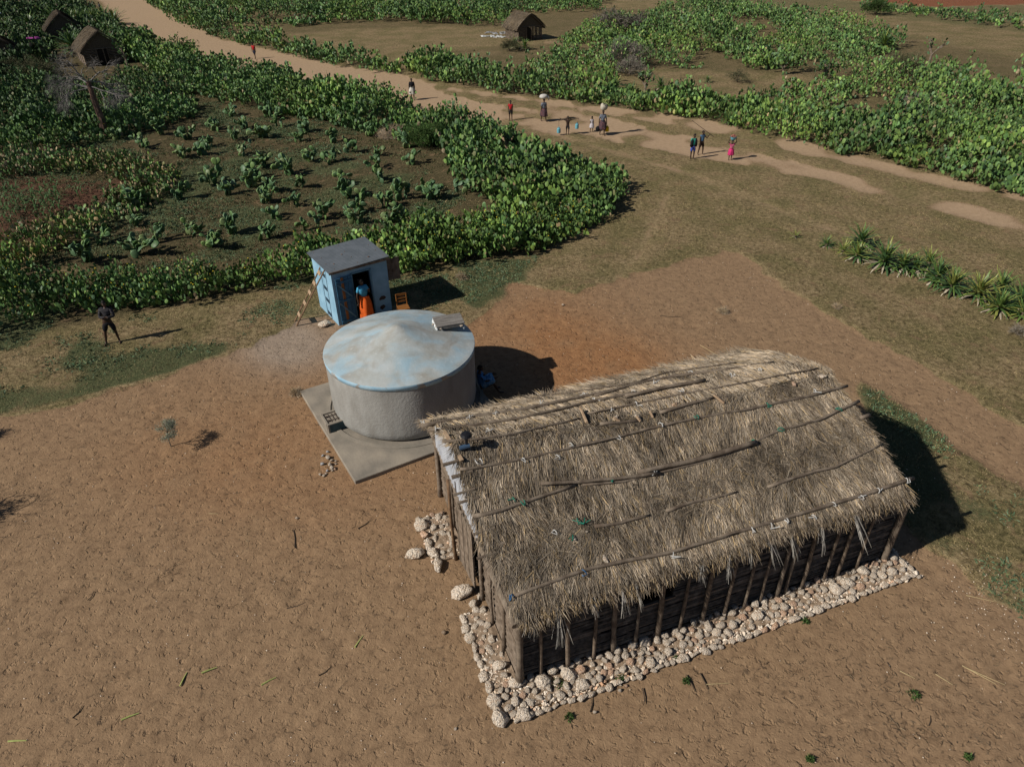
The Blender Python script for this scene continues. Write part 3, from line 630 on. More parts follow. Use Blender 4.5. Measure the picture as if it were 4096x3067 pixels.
def bed_region(u, v):
    front = (-.62 < u < 9.45 and -.72 - .05 * math.sin(u * 1.3) < v < -.02)
    right = (9.02 < u < 9.5 and -.75 < v < .75)
    left = (-.62 < u < -.1 and -.7 < v < 1.95) or (-.85 < u < -.12 and 3.55 < v < 5.1)
    return front or right or left
def put_stone(me, u, v, r, rz, z=0.0, rx=0.0):
    o = link('stone', me, plinth); p = hw(u, v) - U0; o.location = (p.x, p.y, z + r * .35); o.scale = (r, r, r * .9); o.rotation_euler = (rx, random.uniform(-.25, .25), rz + ANG); placed.append((u, v, r)); return o
# kerb of longer stones round the outside
def kerb(a, b, r0=.12, r1=.2, out=0):
    a = Vector(a); b = Vector(b); s = 0; L_ = (b - a).length; d = (b - a) / L_; ang = math.atan2(d.y, d.x)
    while s < L_:
        r = random.uniform(r0, r1); p = a + d * (s + r * .9); put_stone(random.choice(SL_ + SM[:4]), p.x + random.uniform(-.03, .03), p.y + random.uniform(-.03, .03), r, ang + random.uniform(-.25, .25)); s += r * 1.75
kerb((-.62, 1.9), (-.62, -.5), .13, .18); kerb((-.82, 5.0), (-.75, 3.45), .15, .22); kerb((-.35, -.76), (3.2, -.72), .07, .14); kerb((3.2, -.70), (9.2, -.66), .07, .14); kerb((9.38, -.62), (9.42, .6), .11, .16)
for (px, py, r) in [(2000, 2868, .17), (2095, 2850, .15), (2170, 2720, .19), (2275, 2690, .17), (2240, 2770, .11), (2120, 2800, .10), (3050, 2395, .14), (3390, 2325, .15), (3345, 2350, .17), (2580, 2560, .15), (2330, 2730, .14)]:
    u, v = huv(G(px, py, .1)); put_stone(random.choice(SB), u, v, r, random.uniform(0, 6))
tries = 0; R0 = .105; target = 300
while len(placed) < target and tries < 90000:
    tries += 1
    r = (max(.042, R0 * (1 - tries / 26000)) * random.uniform(.6, 1.1)) if random.random() > .10 else random.uniform(.10, .165)
    if random.random() < .86: u, v = random.uniform(-.6, 9.75), random.uniform(-.75, -.02 if random.random() < .9 else .75)
    else: u, v = random.uniform(-.85, -.1), random.uniform(-.7, 5.1)
    if not bed_region(u, v): continue
    if any((u - a) ** 2 + (v - b) ** 2 < (.74 * (r + c)) ** 2 for a, b, c in placed): continue
    put_stone(random.choice(SM), u, v, r * 1.08, random.uniform(0, 6.3), z=.05 * max(0, 1 - abs(v + .05) / .7) + random.uniform(0, .03), rx=random.uniform(-.3, .3))
# small rubble between them, one mass
mb = MB(); mb2 = MB(); RB = [stone_mesh('rubble_bit', 300 + i, None, (1, .8, .65), 11, .25) for i in range(5)]; base = [[tuple(v.co) for v in m.vertices] for m in RB]; fcs = [[tuple(p.vertices) for p in m.polygons] for m in RB]
cnt = 0
while cnt < 3600:
    u, v = (random.uniform(-.6, 9.75), random.uniform(-.72, .7)) if random.random() < .85 else (random.uniform(-.85, -.1), random.uniform(-.7, 5.1))
    if not bed_region(u, v): continue
    cnt += 1; r = random.uniform(.015, .055); k = random.randrange(5); p = hw(u, v) - U0; q = Matrix.Rotation(random.uniform(0, 6), 3, 'Z') @ Matrix.Rotation(random.uniform(-.6, .6), 3, 'X')
    mb.cur = random.choice([0, 1, 1, 1, 2]); mb.add([(q @ Vector(c)) * r + Vector((p.x, p.y, random.uniform(0.0, .05))) for c in base[k]], fcs[k])
setp(mb.obj('rubble', [M['stone'], M['stone_white'], M['stone_pink']], plinth), kind='stuff')
M['bed_soil'] = mat('dusty_bed_soil', (.36, .27, .19), (.17, .12, .08), 9, .95, .8, 30)
mb = MB()
for (u0, u1, v0, v1) in [(-.5, 9.35, -.60, 0), (9.0, 9.4, 0, .65), (-.52, -.02, -.02, 1.85), (-.74, -.03, 3.55, 4.95)]:
    c = hw((u0 + u1) / 2, (v0 + v1) / 2) - U0; mb.box((c.x, c.y, .012), (u1 - u0, v1 - v0, .07), Matrix.Rotation(ANG, 3, 'Z'))
mb.obj('soil_fill', M['bed_soil'], plinth)
def rock(px, py, r, label, me, cat='rock', rz=0, z=0, name='limestone_rock', group=None, sc_=None):
    p = G(px, py); o = link(name, me); o.location = (p.x, p.y, r * .38 + z); o.scale = sc_ or (r, r, r); o.rotation_euler = (random.uniform(-.2, .2), random.uniform(-.2, .2), rz)
    return setp(o, label=label, category=cat, group=group)
SG = [stone_mesh('grey_pebble', 80 + i, M['stone_grey'], (1, .8, .6), 18) for i in range(2)]
rock(1300, 1302, .20, 'pale rounded boulder at the foot of the blue shed beside the ladder', SB[0], rz=.3, sc_=(.24, .17, .17))
rock(1660, 2222, .21, 'cream pitted boulder lying alone on the sand left of the hut', SB[2], rz=.2, sc_=(.23, .19, .16))
rock(1845, 2375, .24, 'big cream boulder right in front of the hurdle door', SB[1], rz=.4, sc_=(.26, .2, .17))
rock(1917, 2388, .11, 'upright wedge of limestone against the hut door post', SL_[0], rz=1.4, sc_=(.09, .1, .16))
rock(1893, 2418, .11, 'small rounded limestone between the door boulder and the stone bed', SM[0])
rock(1937, 2430, .06, 'little white stone just inside the corner of the stone bed', SM[1])
rock(1777, 2530, .06, 'dark brown clod on the sand left of the stone bed', stone_mesh('clod', 5, M['bed_soil'], (1, .8, .7), 20), cat='clod', name='earth_clod')
rock(2381, 2848, .05, 'white stone alone on the sand in front of the stone bed', SM[1])
rock(2480, 2762, .045, 'lower of three white stones spilled beside the front kerb', SM[5]); rock(2480, 2740, .04, 'upper left of three white stones spilled beside the front kerb', SM[2]); rock(2505, 2743, .045, 'right one of three white stones spilled beside the front kerb', SM[6])
rock(1187, 2073, .05, 'white pitted stone by a dry twig in the sand left of the slab', SM[9])
rock(2253, 1222, .07, 'white stone on the bare sand beyond the cistern', SM[1]); rock(1823, 2915, .04, 'small grey brown stone near the bottom of the picture', SM[0])
for i, (x, y, r, me, lab) in enumerate([(1311, 1808, .05, SG[0], 'grey stone at the top of the little stone pile'), (1292, 1823, .05, SG[1], 'dark grey stone on the upper left of the stone pile'), (1311, 1832, .10, SM[1], 'biggest white stone of the little stone pile'), (1290, 1857, .065, SG[0], 'blue grey stone at the left edge of the stone pile'), (1327, 1843, .065, SM[4], 'cream stone on the right of the stone pile'), (1320, 1860, .085, SM[2], 'second biggest white stone in the middle of the stone pile'), (1343, 1845, .04, SM[7], 'small pinkish stone at the right edge of the pile'), (1343, 1855, .035, SM[3], 'tiny pink stone at the right edge of the pile'), (1328, 1873, .07, SM[5], 'white stone low in the middle of the stone pile'), (1340, 1877, .05, SM[6], 'white stone low on the right of the stone pile'), (1331, 1882, .05, SM[9], 'flat white stone at the lower right of the pile'), (1310, 1884, .05, SG[1], 'grey stone low on the left of the pile'), (1281, 1898, .045, SM[3], 'reddish stone apart at the lower left of the pile'), (1297, 1903, .055, SM[1], 'lowest white stone of the stone pile'), (1304, 1895, .035, SM[0], 'small cream stone just above the lowest white one')]):
    rock(x, y, r, lab, me, cat='stone', rz=i, name='pile_stone', group='stones piled beside the concrete slab')
for x, y, r, lab in [(2505, 1620, .05, ''), ][:0]: pass
# stones lying on the thatch
for i, (x, y, r, lab) in enumerate([(2275, 1640, .035, 'small white stone on the thatch near the upper left poles'), (2298, 2152, .07, 'white stone on the thatch beside a scrap of green twine'), (2346, 2125, .045, 'small white stone on the thatch left of the lower middle pole'), (2868, 2067, .06, 'white stone lying high on the right part of the thatch'), (2422, 2235, .10, 'long white stone just above the eave pole'), (2985, 1496, .05, 'white stone tucked by the ridge poles'), (3175, 1535, .11, 'long pale stone lying on the thatch close under the ridge'), (3290, 1505, .13, 'pale stone at the right end of the ridge'), (2462, 1674, .10, 'pinkish stone stuck in the open ridge on the left'), (2552, 1670, .10, 'pinkish stone stuck in the open ridge in the middle'), (2700, 1618, .10, 'reddish stone in the open ridge beside the white board')]):
    p = roof_hit(x, y, .03); o = link('roof_stone', (SL_ if r > .08 else SM)[i % 4]); o.location = p; o.scale = (r, r, r * .8); o.rotation_euler = (.2, .35, i * 1.3)
    setp(o, label=lab, category='stone', group='stones weighing down the thatch')
# small lamp stuck through the thatch near the gable
lp = roof_hit(1868, 1800, 0); t = thing('small_lamp', 'small black capped lamp with a blue body stuck in the thatch near the gable', 'lamp', lp)
M['black'] = mat('black_plastic', (.015, .016, .02), (.01, .01, .012), 5, .4); M['bluebody'] = mat('blue_plastic', (.05, .10, .17), (.04, .07, .12), 5, .4)
MB().tube([(0, 0, -.1), (0, 0, .36)], .03, 8).obj('pole', M['black'], t); MB().lathe([(.0, .44), (.09, .42), (.12, .37), (.1, .35), (.0, .35)], 14, capb=False, capt=False).obj('cap', M['black'], t)
MB().tube([(-.14, -.06, .1), (.06, .0, .12)], .05, 10).obj('body', M['bluebody'], t)

# ------------------------------------------------------------------ cistern on its slab
TC = Vector((-3.30, 18.05, 0)); TR = 2.2
M['concrete'] = mat('slab_concrete', (.31, .27, .215), (.17, .155, .13), 1.1, .9, .35, 14, detail=8, c3=(.25, .22, .18))
SA = R(30.0); sx_, sy_ = Vector((math.cos(SA), math.sin(SA), 0)), Vector((-math.sin(SA), math.cos(SA), 0)); SN = Vector((-4.24, 14.30, 0))
slabt = thing('concrete_slab', 'square grey concrete slab carrying the round cistern', 'slab', SN, SA)
q = MB(); q.box((2.45, 2.5, .02), (4.9, 5.0, .16)); q.obj('slab', M['concrete'], slabt, bevel=.015)
c = slabt.matrix_basis
lc = Matrix.Rotation(-SA, 4, 'Z') @ (TC - SN)
mb = MB(); mb.lathe([(2.42, .10), (2.42, .118), (2.30, .13), (2.28, .102)], 64, (lc.x, lc.y, 0), capb=False, capt=False); mb.obj('ring_kerb', M['concrete'], slabt)
tank = thing('cistern', 'round grey cement cistern with a worn pale blue pointed lid', 'water tank', TC, 0)
M['cement'] = bpy.data.materials.new('cement_render'); m = M['cement']; m.use_nodes = True; nt = m.node_tree; N = nt.nodes; L = nt.links; b = N['Principled BSDF']; b.inputs['Roughness'].default_value = .85; b.inputs['Specular IOR Level'].default_value = .2
tc = N.new('ShaderNodeTexCoord').outputs['Object']
def _n(s, d=6, st=None, dist=0):
    n = N.new('ShaderNodeTexNoise'); n.inputs['Scale'].default_value = s; n.inputs['Detail'].default_value = d; n.inputs['Distortion'].default_value = dist
    if st: mp = N.new('ShaderNodeMapping'); mp.inputs['Scale'].default_value = st; L.new(tc, mp.inputs[0]); L.new(mp.outputs[0], n.inputs['Vector'])
    else: L.new(tc, n.inputs['Vector'])
    return n.outputs[0]
def _r(f, stops):
    r = N.new('ShaderNodeValToRGB'); e = r.color_ramp.elements
    while len(e) < len(stops): e.new(.5)
    for x, (p, c) in zip(e, stops): x.position = p; x.color = (*c, 1)
    L.new(f, r.inputs[0]); return r.outputs[0]
def _mx(f, a, c):
    x = N.new('ShaderNodeMix'); x.data_type = 'RGBA'; L.new(f, x.inputs[0]); L.new(a, x.inputs[6]); L.new(c, x.inputs[7]); return x.outputs[2]
def _bump(f, s, d):
    bp = N.new('ShaderNodeBump'); bp.inputs['Strength'].default_value = s; bp.inputs['Distance'].default_value = d; L.new(f, bp.inputs['Height']); L.new(bp.outputs[0], b.inputs['Normal'])
col = _r(_n(1.3, 8, (1, 1, .45)), [(.3, (.21, .205, .19)), (.48, (.29, .29, .275)), (.7, (.37, .375, .36))])
col = _mx(_r(_n(3.2, 6, (1, 1, .25)), [(.52, (0, 0, 0)), (.8, (.45,) * 3)]), col, _r(_n(2, 2), [(.4, (.16, .14, .12)), (.6, (.22, .2, .18))]))
L.new(col, b.inputs['Base Color']); _bump(_n(14, 6), .35, .03)
MB().lathe([(2.02, .12), (2.10, .14), (2.16, .22), (2.19, .4), (2.19, 1.90)], 96, capb=False, capt=False).obj('wall', M['cement'], tank, smooth=True)
M['tanklid'] = bpy.data.materials.new('worn_blue_paint'); m = M['tanklid']; m.use_nodes = True; nt = m.node_tree; N = nt.nodes; L = nt.links; b = N['Principled BSDF']; b.inputs['Roughness'].default_value = .65; b.inputs['Specular IOR Level'].default_value = .3
tc = N.new('ShaderNodeTexCoord').outputs['Object']
blue = _r(_n(2, 4), [(.3, (.24, .38, .47)), (.7, (.34, .50, .60))]); grey = _r(_n(1.7, 8, None, .3), [(.3, (.30, .30, .27)), (.5, (.37, .395, .385)), (.7, (.42, .46, .47))]); brown = _r(_n(3, 5), [(.3, (.22, .185, .14)), (.7, (.33, .30, .25))])
col = _mx(_r(_n(1.0, 9, (1, 1, .5), .7), [(.44, (0, 0, 0)), (.66, (.8,) * 3)]), grey, blue)
col = _mx(_r(_n(1.25, 9, (1, 1, 1), .9), [(.50, (0, 0, 0)), (.70, (.6,) * 3)]), col, brown)
col = _mx(_r(_n(9, 8, None, .4), [(.60, (0, 0, 0)), (.75, (.35,) * 3)]), col, _r(_n(3, 5), [(.3, (.55, .58, .58)), (.7, (.62, .66, .68))]))
L.new(col, b.inputs['Base Color']); _bump(_n(9, 6), .2, .03)
M['rim'] = bpy.data.materials.new('peeling_blue_rim'); m = M['rim']; m.use_nodes = True; nt = m.node_tree; N = nt.nodes; L = nt.links; b = N['Principled BSDF']; b.inputs['Roughness'].default_value = .7
tc = N.new('ShaderNodeTexCoord').outputs['Object']
L.new(_mx(_r(_n(2.2, 9, None, .5), [(.56, (0, 0, 0)), (.60, (1, 1, 1))]), _r(_n(4, 5), [(.3, (.24, .44, .60)), (.7, (.40, .58, .70))]), _r(_n(4, 4), [(.3, (.28, .27, .25)), (.7, (.40, .40, .38))])), b.inputs['Base Color'])
prof = [(2.215, 2.06)] + [(2.2 * (1 - t), 2.07 + .07 * (1 - (1 - t) ** 4) + .58 * (t ** 1.35)) for t in np.linspace(.02, .985, 22)]
mb = MB(); mb.lathe(prof, 96, capb=False, capt=True); mb.obj('lid', M['tanklid'], tank, smooth=True)
MB().lathe([(2.19, 1.90), (2.205, 1.905), (2.222, 2.03), (2.215, 2.06)], 96, capb=False, capt=False).obj('rim', M['rim'], tank, smooth=True)
# hatch boards on their painted frame
p0, p1, p2, p3 = [G(x, y, 2.46) for x, y in [(1726, 1263), (1775, 1310), (1867, 1296), (1808, 1250)]]
hc = (p0 + p1 + p2 + p3) / 4; ax = (p3 - p0 + p2 - p1).normalized(); ha = math.atan2(ax.y, ax.x)
hat = thing('hatch_cover', 'grey weathered board cover resting on a white frame on top of the cistern lid', 'hatch', (hc.x, hc.y, 2.28), ha)
M['oldboard'] = mat('weathered_board', (.25, .235, .215), (.13, .12, .11), 3, .85, .6, 30, stretch=(1, 9, 1)); M['whitewash'] = mat('whitewash', (.66, .68, .68), (.50, .54, .56), 6, .8, .4, 20)
for i in range(5): MB().box((0, -.26 + i * .13, .17 + .004 * (i % 2)), (.86, .122, .035)).obj('board', M['oldboard'], hat, bevel=.004)
for s in (-.3, .3): MB().box((s, -.30, .12), (.05, .06, .07)).obj('batten', M['oldboard'], hat)
MB().box((-.02, -.30, .115), (.80, .03, .075)).obj('front_board', M['oldboard'], hat)
mb = MB(); mb.box((-.42, -.02, .05), (.07, .64, .13)); mb.box((.02, .33, .06), (.9, .06, .13)); mb.box((.40, -.02, .02), (.06, .64, .09)); mb.obj('white_frame', M['whitewash'], hat, bevel=.02)
for x, y, s in [(-.38, -.18, .08), (-.46, .02, .06), (.33, -.33, .07), (-.30, -.32, .05)]:
    o = link('wedge_stone', SM[1], hat); o.location = (x, y, .1); o.scale = (s, s, s * .8)
# valve box with its grille
vb = thing('valve_box', 'low concrete valve box with an iron grille at the edge of the slab', 'valve box', G(1330, 1712, 0), R(30))
mb = MB(); mb.box((.20, -.30, .20), (.80, .07, .40)); mb.box((.20, .30, .20), (.80, .07, .40)); mb.box((-.18, 0, .20), (.07, .53, .40)); mb.box((.2, 0, .34), (.69, .53, .04))
mb.obj('box', M['board'] if 0 else M['concrete'], vb, bevel=.01)
M['darkpaint'] = mat('dark_blue_green_render', (.06, .10, .11), (.035, .06, .07), 6, .8, .3, 20); MB().box((.22, -.339, .20), (.72, .006, .34)).obj('painted_side', M['darkpaint'], vb)
M['iron'] = mat('rusty_iron', (.14, .11, .09), (.07, .05, .04), 12, .7, .4, 40, metal=.3)
for i in range(5): MB().tube([(-.02 + i * .1, -.2, .375), (-.02 + i * .1, .22, .375)], .009, 5).obj('grille_bar', M['iron'], vb)
for y in (-.12, .1): MB().tube([(-.1, y, .385), (.45, y, .385)], .011, 5).obj('cross_bar', M['iron'], vb)
for y in (-.12, .1): MB().box((-.09, y, .39), (.05, .06, .03)).obj('hinge', M['iron'], vb)

# ------------------------------------------------------------------ the blue shed
SO = Vector((-6.33, 22.96, 0)); SHA = R(33.2); SW, SD, SH = 2.15, 1.9, 2.12
shed = thing('shed', 'small pale blue shed with a grey corrugated roof and open door behind the cistern', 'shed', SO, SHA)
M['bluewall'] = mat('pale_blue_wall', (.27, .46, .60), (.19, .35, .48), 2.4, .85, .3, 26, detail=8)
M['bluedoor'] = mat('deep_blue_boards', (.045, .15, .26), (.03, .10, .18), 6, .7, .3, 30); M['bluelight'] = mat('light_blue_trim', (.13, .28, .37), (.09, .20, .28), 6, .7)
M['roofmetal'] = mat('grey_corrugated_roof', (.205, .23, .255), (.16, .185, .205), 3, .55, .1, 40, metal=.15, spec=.4)
M['rust'] = mat('rust_spot', (.22, .10, .04), (.12, .06, .03), 10, .9); M['mud'] = mat('exposed_mud_patch', (.075, .05, .04), (.04, .028, .022), 9, .95, .5, 30)
MB().box((.38 - .0, .05, 1.06), (.76, .10, 2.12)).obj('front_wall', M['bluewall'], shed); MB().box(((1.46 + SW) / 2, .05, 1.06), (SW - 1.46, .10, 2.12)).obj('front_wall', M['bluewall'], shed)
MB().box((1.11, .05, 2.0), (.70, .10, .24)).obj('front_wall', M['bluewall'], shed)
MB().box((.05, SD / 2 + .05, 1.06), (.10, SD - .1, 2.12)).obj('side_wall', M['bluewall'], shed)
mb = MB(); x = SW - .05; mb.box((x, .30, 1.1), (.10, .38, 2.2)); mb.box((x, SD - .25, 1.1), (.10, .5, 2.2)); mb.box((x, 1.0, .5), (.10, 1.01, 1.0)); mb.box((x, 1.0, 2.05), (.10, 1.01, .3)); mb.obj('side_wall', M['bluewall'], shed)
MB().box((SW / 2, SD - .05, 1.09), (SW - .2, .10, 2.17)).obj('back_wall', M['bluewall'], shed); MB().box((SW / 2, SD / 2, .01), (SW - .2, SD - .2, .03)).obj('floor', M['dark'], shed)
mb = MB(); mb.box((.12, SD / 2, 1.05), (.03, SD - .25, 2.05)); mb.box((SW / 2, SD - .13, 1.05), (SW - .25, .03, 2.05)); mb.box((SW / 2, SD / 2, 2.10), (SW - .22, SD - .22, .02)); mb.obj('shade_lining', M['dark'], shed)  # dark inner sheets, the shed's interior shade put into their colour
for x in (.745, 1.475): MB().box((x, -.012, .96), (.05, .03, 1.92)).obj('door_jamb', M['bluelight'], shed)
MB().box((1.11, -.012, 1.90), (.80, .03, .05)).obj('door_head', M['bluelight'], shed)
# corrugated roof
nx_, ny_ = 2, 150; vs = []; fs = []
x0, x1, y0, y1 = -.10, SW + .10, -.14, SD + .16
for j in range(ny_ + 1):
    y = y0 + (y1 - y0) * j / ny_; dz = .022 * math.cos(2 * math.pi * (y - y0) / .115)
    for i in range(nx_ + 1):
        x = x0 + (x1 - x0) * i / nx_; vs.append((x, y, 2.165 + .06 * i / nx_ + dz + .02 * (y / SD)))
for j in range(ny_):
    for i in range(nx_): a = j * 3 + i; fs.append((a, a + 1, a + 4, a + 3))
o = MB().add(vs, fs).obj('roof', M['roofmetal'], shed); md = o.modifiers.new('t', 'SOLIDIFY'); md.thickness = .004
MB().box((SW / 2, y0 + .03, 2.145), (SW + .18, .03, .085)).obj('fascia', M['wood_grey'], shed)
for x in (.15, 1.1, 2.05):
    for y in (.05, .62, 1.2, 1.85): MB().ball((x + random.uniform(-.05, .05), y, 2.19 + .06 * x / SW + .02 * y / SD + .016), .014, 6, 4).obj('nail', M['rust'], shed)
for x, y in [(.35, .5), (.9, 1.1), (1.6, .3)]: MB().ball((x, y, 2.19 + .06 * x / SW), (.035, .025, .01), 7, 4).obj('rust_spot', M['rust'], shed)
def patch(cx, cz, rx, rz_, name='mud_patch'):
    pts = [(cx + rx * math.cos(a) * random.uniform(.7, 1.15), -.004, cz + rz_ * math.sin(a) * random.uniform(.7, 1.15)) for a in np.linspace(0, 2 * math.pi, 18)[:-1]]
    MB().add(pts + [(p[0], .002, p[2]) for p in pts], [tuple(range(16, -1, -1))]).obj(name, M['mud'], shed)
patch(1.82, .62, .15, .10); patch(1.78, .24, .12, .09)
# door leaf folded back to the left, planks and braces
dr = link('door', None, shed); dr.location = (.72, -.05, .04); dr.rotation_euler = (0, 0, R(184)); dr['label'] = 'deep blue plank door folded open, one bare orange plank'
M['bareplank'] = mat('bare_orange_plank', (.30, .13, .045), (.20, .09, .035), 6, .8)
for i, (x, wd, mm) in enumerate([(.08, .15, 'bluedoor'), (.235, .15, 'bluedoor'), (.37, .10, 'bareplank'), (.50, .14, 'bluedoor'), (.60, .055, 'bluedoor')]):
    MB().box((x, .0, .92), (wd - .006, .022, 1.84)).obj('plank', M[mm], dr)
for z in (.12, .95, 1.68): MB().box((.32, .022, z), (.62, .022, .09)).obj('ledge', M['bluedoor'], dr)
for (a, b) in [((.06, .18), (.58, .88)), ((.08, 1.02), (.58, 1.62))]:
    c = ((a[0] + b[0]) / 2, .034, (a[1] + b[1]) / 2); l_ = math.hypot(b[0] - a[0], b[1] - a[1]); MB().box(c, (l_, .02, .05), Matrix.Rotation(-math.atan2(b[1] - a[1], b[0] - a[0]), 3, 'Y')).obj('brace', M['bluelight'], dr)
MB().tube([(.55, .03, .9), (.60, .05, .9), (.60, .05, .84)], .006, 5).obj('latch', M['iron'], dr)
# shutter swung out from the side window
sh = link('shutter', None, shed); sh.location = (SW + .01, .30, 0); sh.rotation_euler = (0, 0, R(-4)); sh['label'] = 'grey plank window shutter swung open'
for i in range(4): MB().box((.08 + i * .15, 0, 1.52), (.143, .02, .86 + .02 * (i % 2))).obj('plank', M['wood_grey'], sh)
for z in (1.2, 1.8): MB().box((.3, .02, z), (.58, .02, .07)).obj('ledge', M['wood_grey'], sh)
# ladder leaning on the left wall
b0, b1 = G(1179, 1286), G(1186, 1304); t0_, t1_ = G(1288, 1053, 2.10), G(1303, 1071, 2.12)
lad = thing('ladder', 'rough pole ladder with flat board rungs leaning on the blue shed', 'ladder', b0)
def lo(v): return v - b0
MB().tube([lo(b0), lo(b0.lerp(t0_, .5)) + Vector((.02, .01, 0)), lo(t0_)], [.032, .03, .026], 7, .05).obj('rail', M['ladder'], lad); MB().tube([lo(b1), lo(b1.lerp(t1_, .5)) + Vector((-.01, .02, 0)), lo(t1_)], [.034, .03, .026], 7, .05).obj('rail', M['ladder'], lad)
rail = (t0_ - b0).normalized(); acr = ((b1 - b0) + (t1_ - t0_)).normalized(); nrm = rail.cross(acr).normalized(); RM = Matrix((acr, rail, nrm)).transposed()
nrm = nrm if nrm.z > 0 else -nrm
for f_ in (.16, .36, .54, .70, .87):
    p = lo((b0.lerp(t0_, f_) + b1.lerp(t1_, f_)) / 2) + nrm * .04; MB().box(p, (.34, .13, .022), RM).obj('rung', M['board'], lad, bevel=.004)
# chair on the shaded side of the shed
M['orange_wood'] = mat('varnished_orange_wood', (.24, .10, .025), (.17, .07, .018), 7, .5)
ct = (G(1584, 1190, .88) + G(1635, 1180, .88)) / 2; chair = thing('chair', 'orange wooden ladder-back chair standing between the cistern and the shed', 'chair', (ct.x, ct.y - .05, 0), R(200))
for x in (-.19, .19):
    MB().tube([(x, -.20, 0), (x, -.20, .45), (x, -.245, .90)], .022, 6).obj('leg', M['orange_wood'], chair); MB().tube([(x, .18, 0), (x, .18, .44)], .022, 6).obj('leg', M['orange_wood'], chair)
MB().box((0, -.01, .45), (.42, .42, .025)).obj('seat', M['orange_wood'], chair, bevel=.005)
for z, h_ in ((.60, .06), (.72, .06), (.86, .10)): MB().box((0, -.20 - (z - .45) * .1, z), (.36, .02, h_)).obj('slat', M['orange_wood'], chair, bevel=.004)
for x in (-.19, .19): MB().tube([(x, -.2, .2), (x, .18, .2)], .012, 5).obj('stretcher', M['orange_wood'], chair)

# ------------------------------------------------------------------ cactus hedges and thickets (too many pads to count: one mass each)
def pad_cloud(P, size, yaw, tilt, roll, col, name, label, rim=7, fat=.09, asp=.40, extra=None):
    k = len(P); a = np.linspace(0, 2 * np.pi, rim + 1)[:-1] + .3
    r = 1 - .16 * np.cos(a)      # a little wider towards the top
    T = np.zeros((rim + 2, 3)); T[:rim, 0] = asp * .88 * np.sin(a) * r; T[:rim, 2] = .5 - .5 * np.cos(a)
    T[rim] = (0, fat * .5, .52); T[rim + 1] = (0, -fat * .5, .52)
    cy, sy = np.cos(yaw), np.sin(yaw); ct, st = np.cos(tilt), np.sin(tilt); cr, sr = np.cos(roll), np.sin(roll)
    X = T[None, :, 0] * size[:, None]; Y = T[None, :, 1] * size[:, None]; Z = T[None, :, 2] * size[:, None]
    X, Z = X * cr[:, None] - Z * sr[:, None] * 1.0, X * sr[:, None] + Z * cr[:, None]
    Y, Z = Y * ct[:, None] - Z * st[:, None], Y * st[:, None] + Z * ct[:, None]
    X, Y = X * cy[:, None] - Y * sy[:, None], X * sy[:, None] + Y * cy[:, None]
    V = np.stack([X, Y, Z], 2) + P[:, None, :]
    i = np.arange(rim); j = (i + 1) % rim
    F = np.concatenate([np.stack([i, j, np.full(rim, rim)], 1), np.stack([j, i, np.full(rim, rim + 1)], 1)])
    F = (np.arange(k)[:, None, None] * (rim + 2) + F).reshape(-1, 3)
    shade = np.ones((rim + 2, 1)); shade[:rim] = 1.12  # rim paler: pale margin plus backlit edge put into the colour
    Cc = (col[:, None, :] * shade[None]).reshape(-1, 3)
    return V.reshape(-1, 3), F, Cc
GREENS = np.array([(.055, .115, .040), (.075, .150, .045), (.105, .185, .055), (.140, .225, .060), (.080, .140, .070), (.14, .15, .07), (.24, .19, .12)])
def scatter_in(poly, dens, pad_=4, extra_d=None, exclude=()):
    W = [D2(max(-700, min(2900, x)), max(-60, y)) for x, y in poly]
    x0, x1 = min(q.x for q in W) - pad_, max(q.x for q in W) + pad_; y0, y1 = min(q.y for q in W) - pad_, max(q.y for q in W) + pad_
    n = int((x1 - x0) * (y1 - y0) * dens); x = rng.uniform(x0, x1, n); y = rng.uniform(y0, y1, n)
    px, py = projD(x, y); n1 = (fnoise(x, y, .35, 91) - .5) * 26 * np.clip(40 / y, .3, 1.4); n2 = (fnoise(x, y, .35, 95) - .5) * 20 * np.clip(40 / y, .2, 1.4)
    k = inpoly(px + n1, py + n2, poly)
    for e in exclude: k &= ~inpoly(px + n1 * .6, py + n2 * .6, e)
    return x[k], y[k]
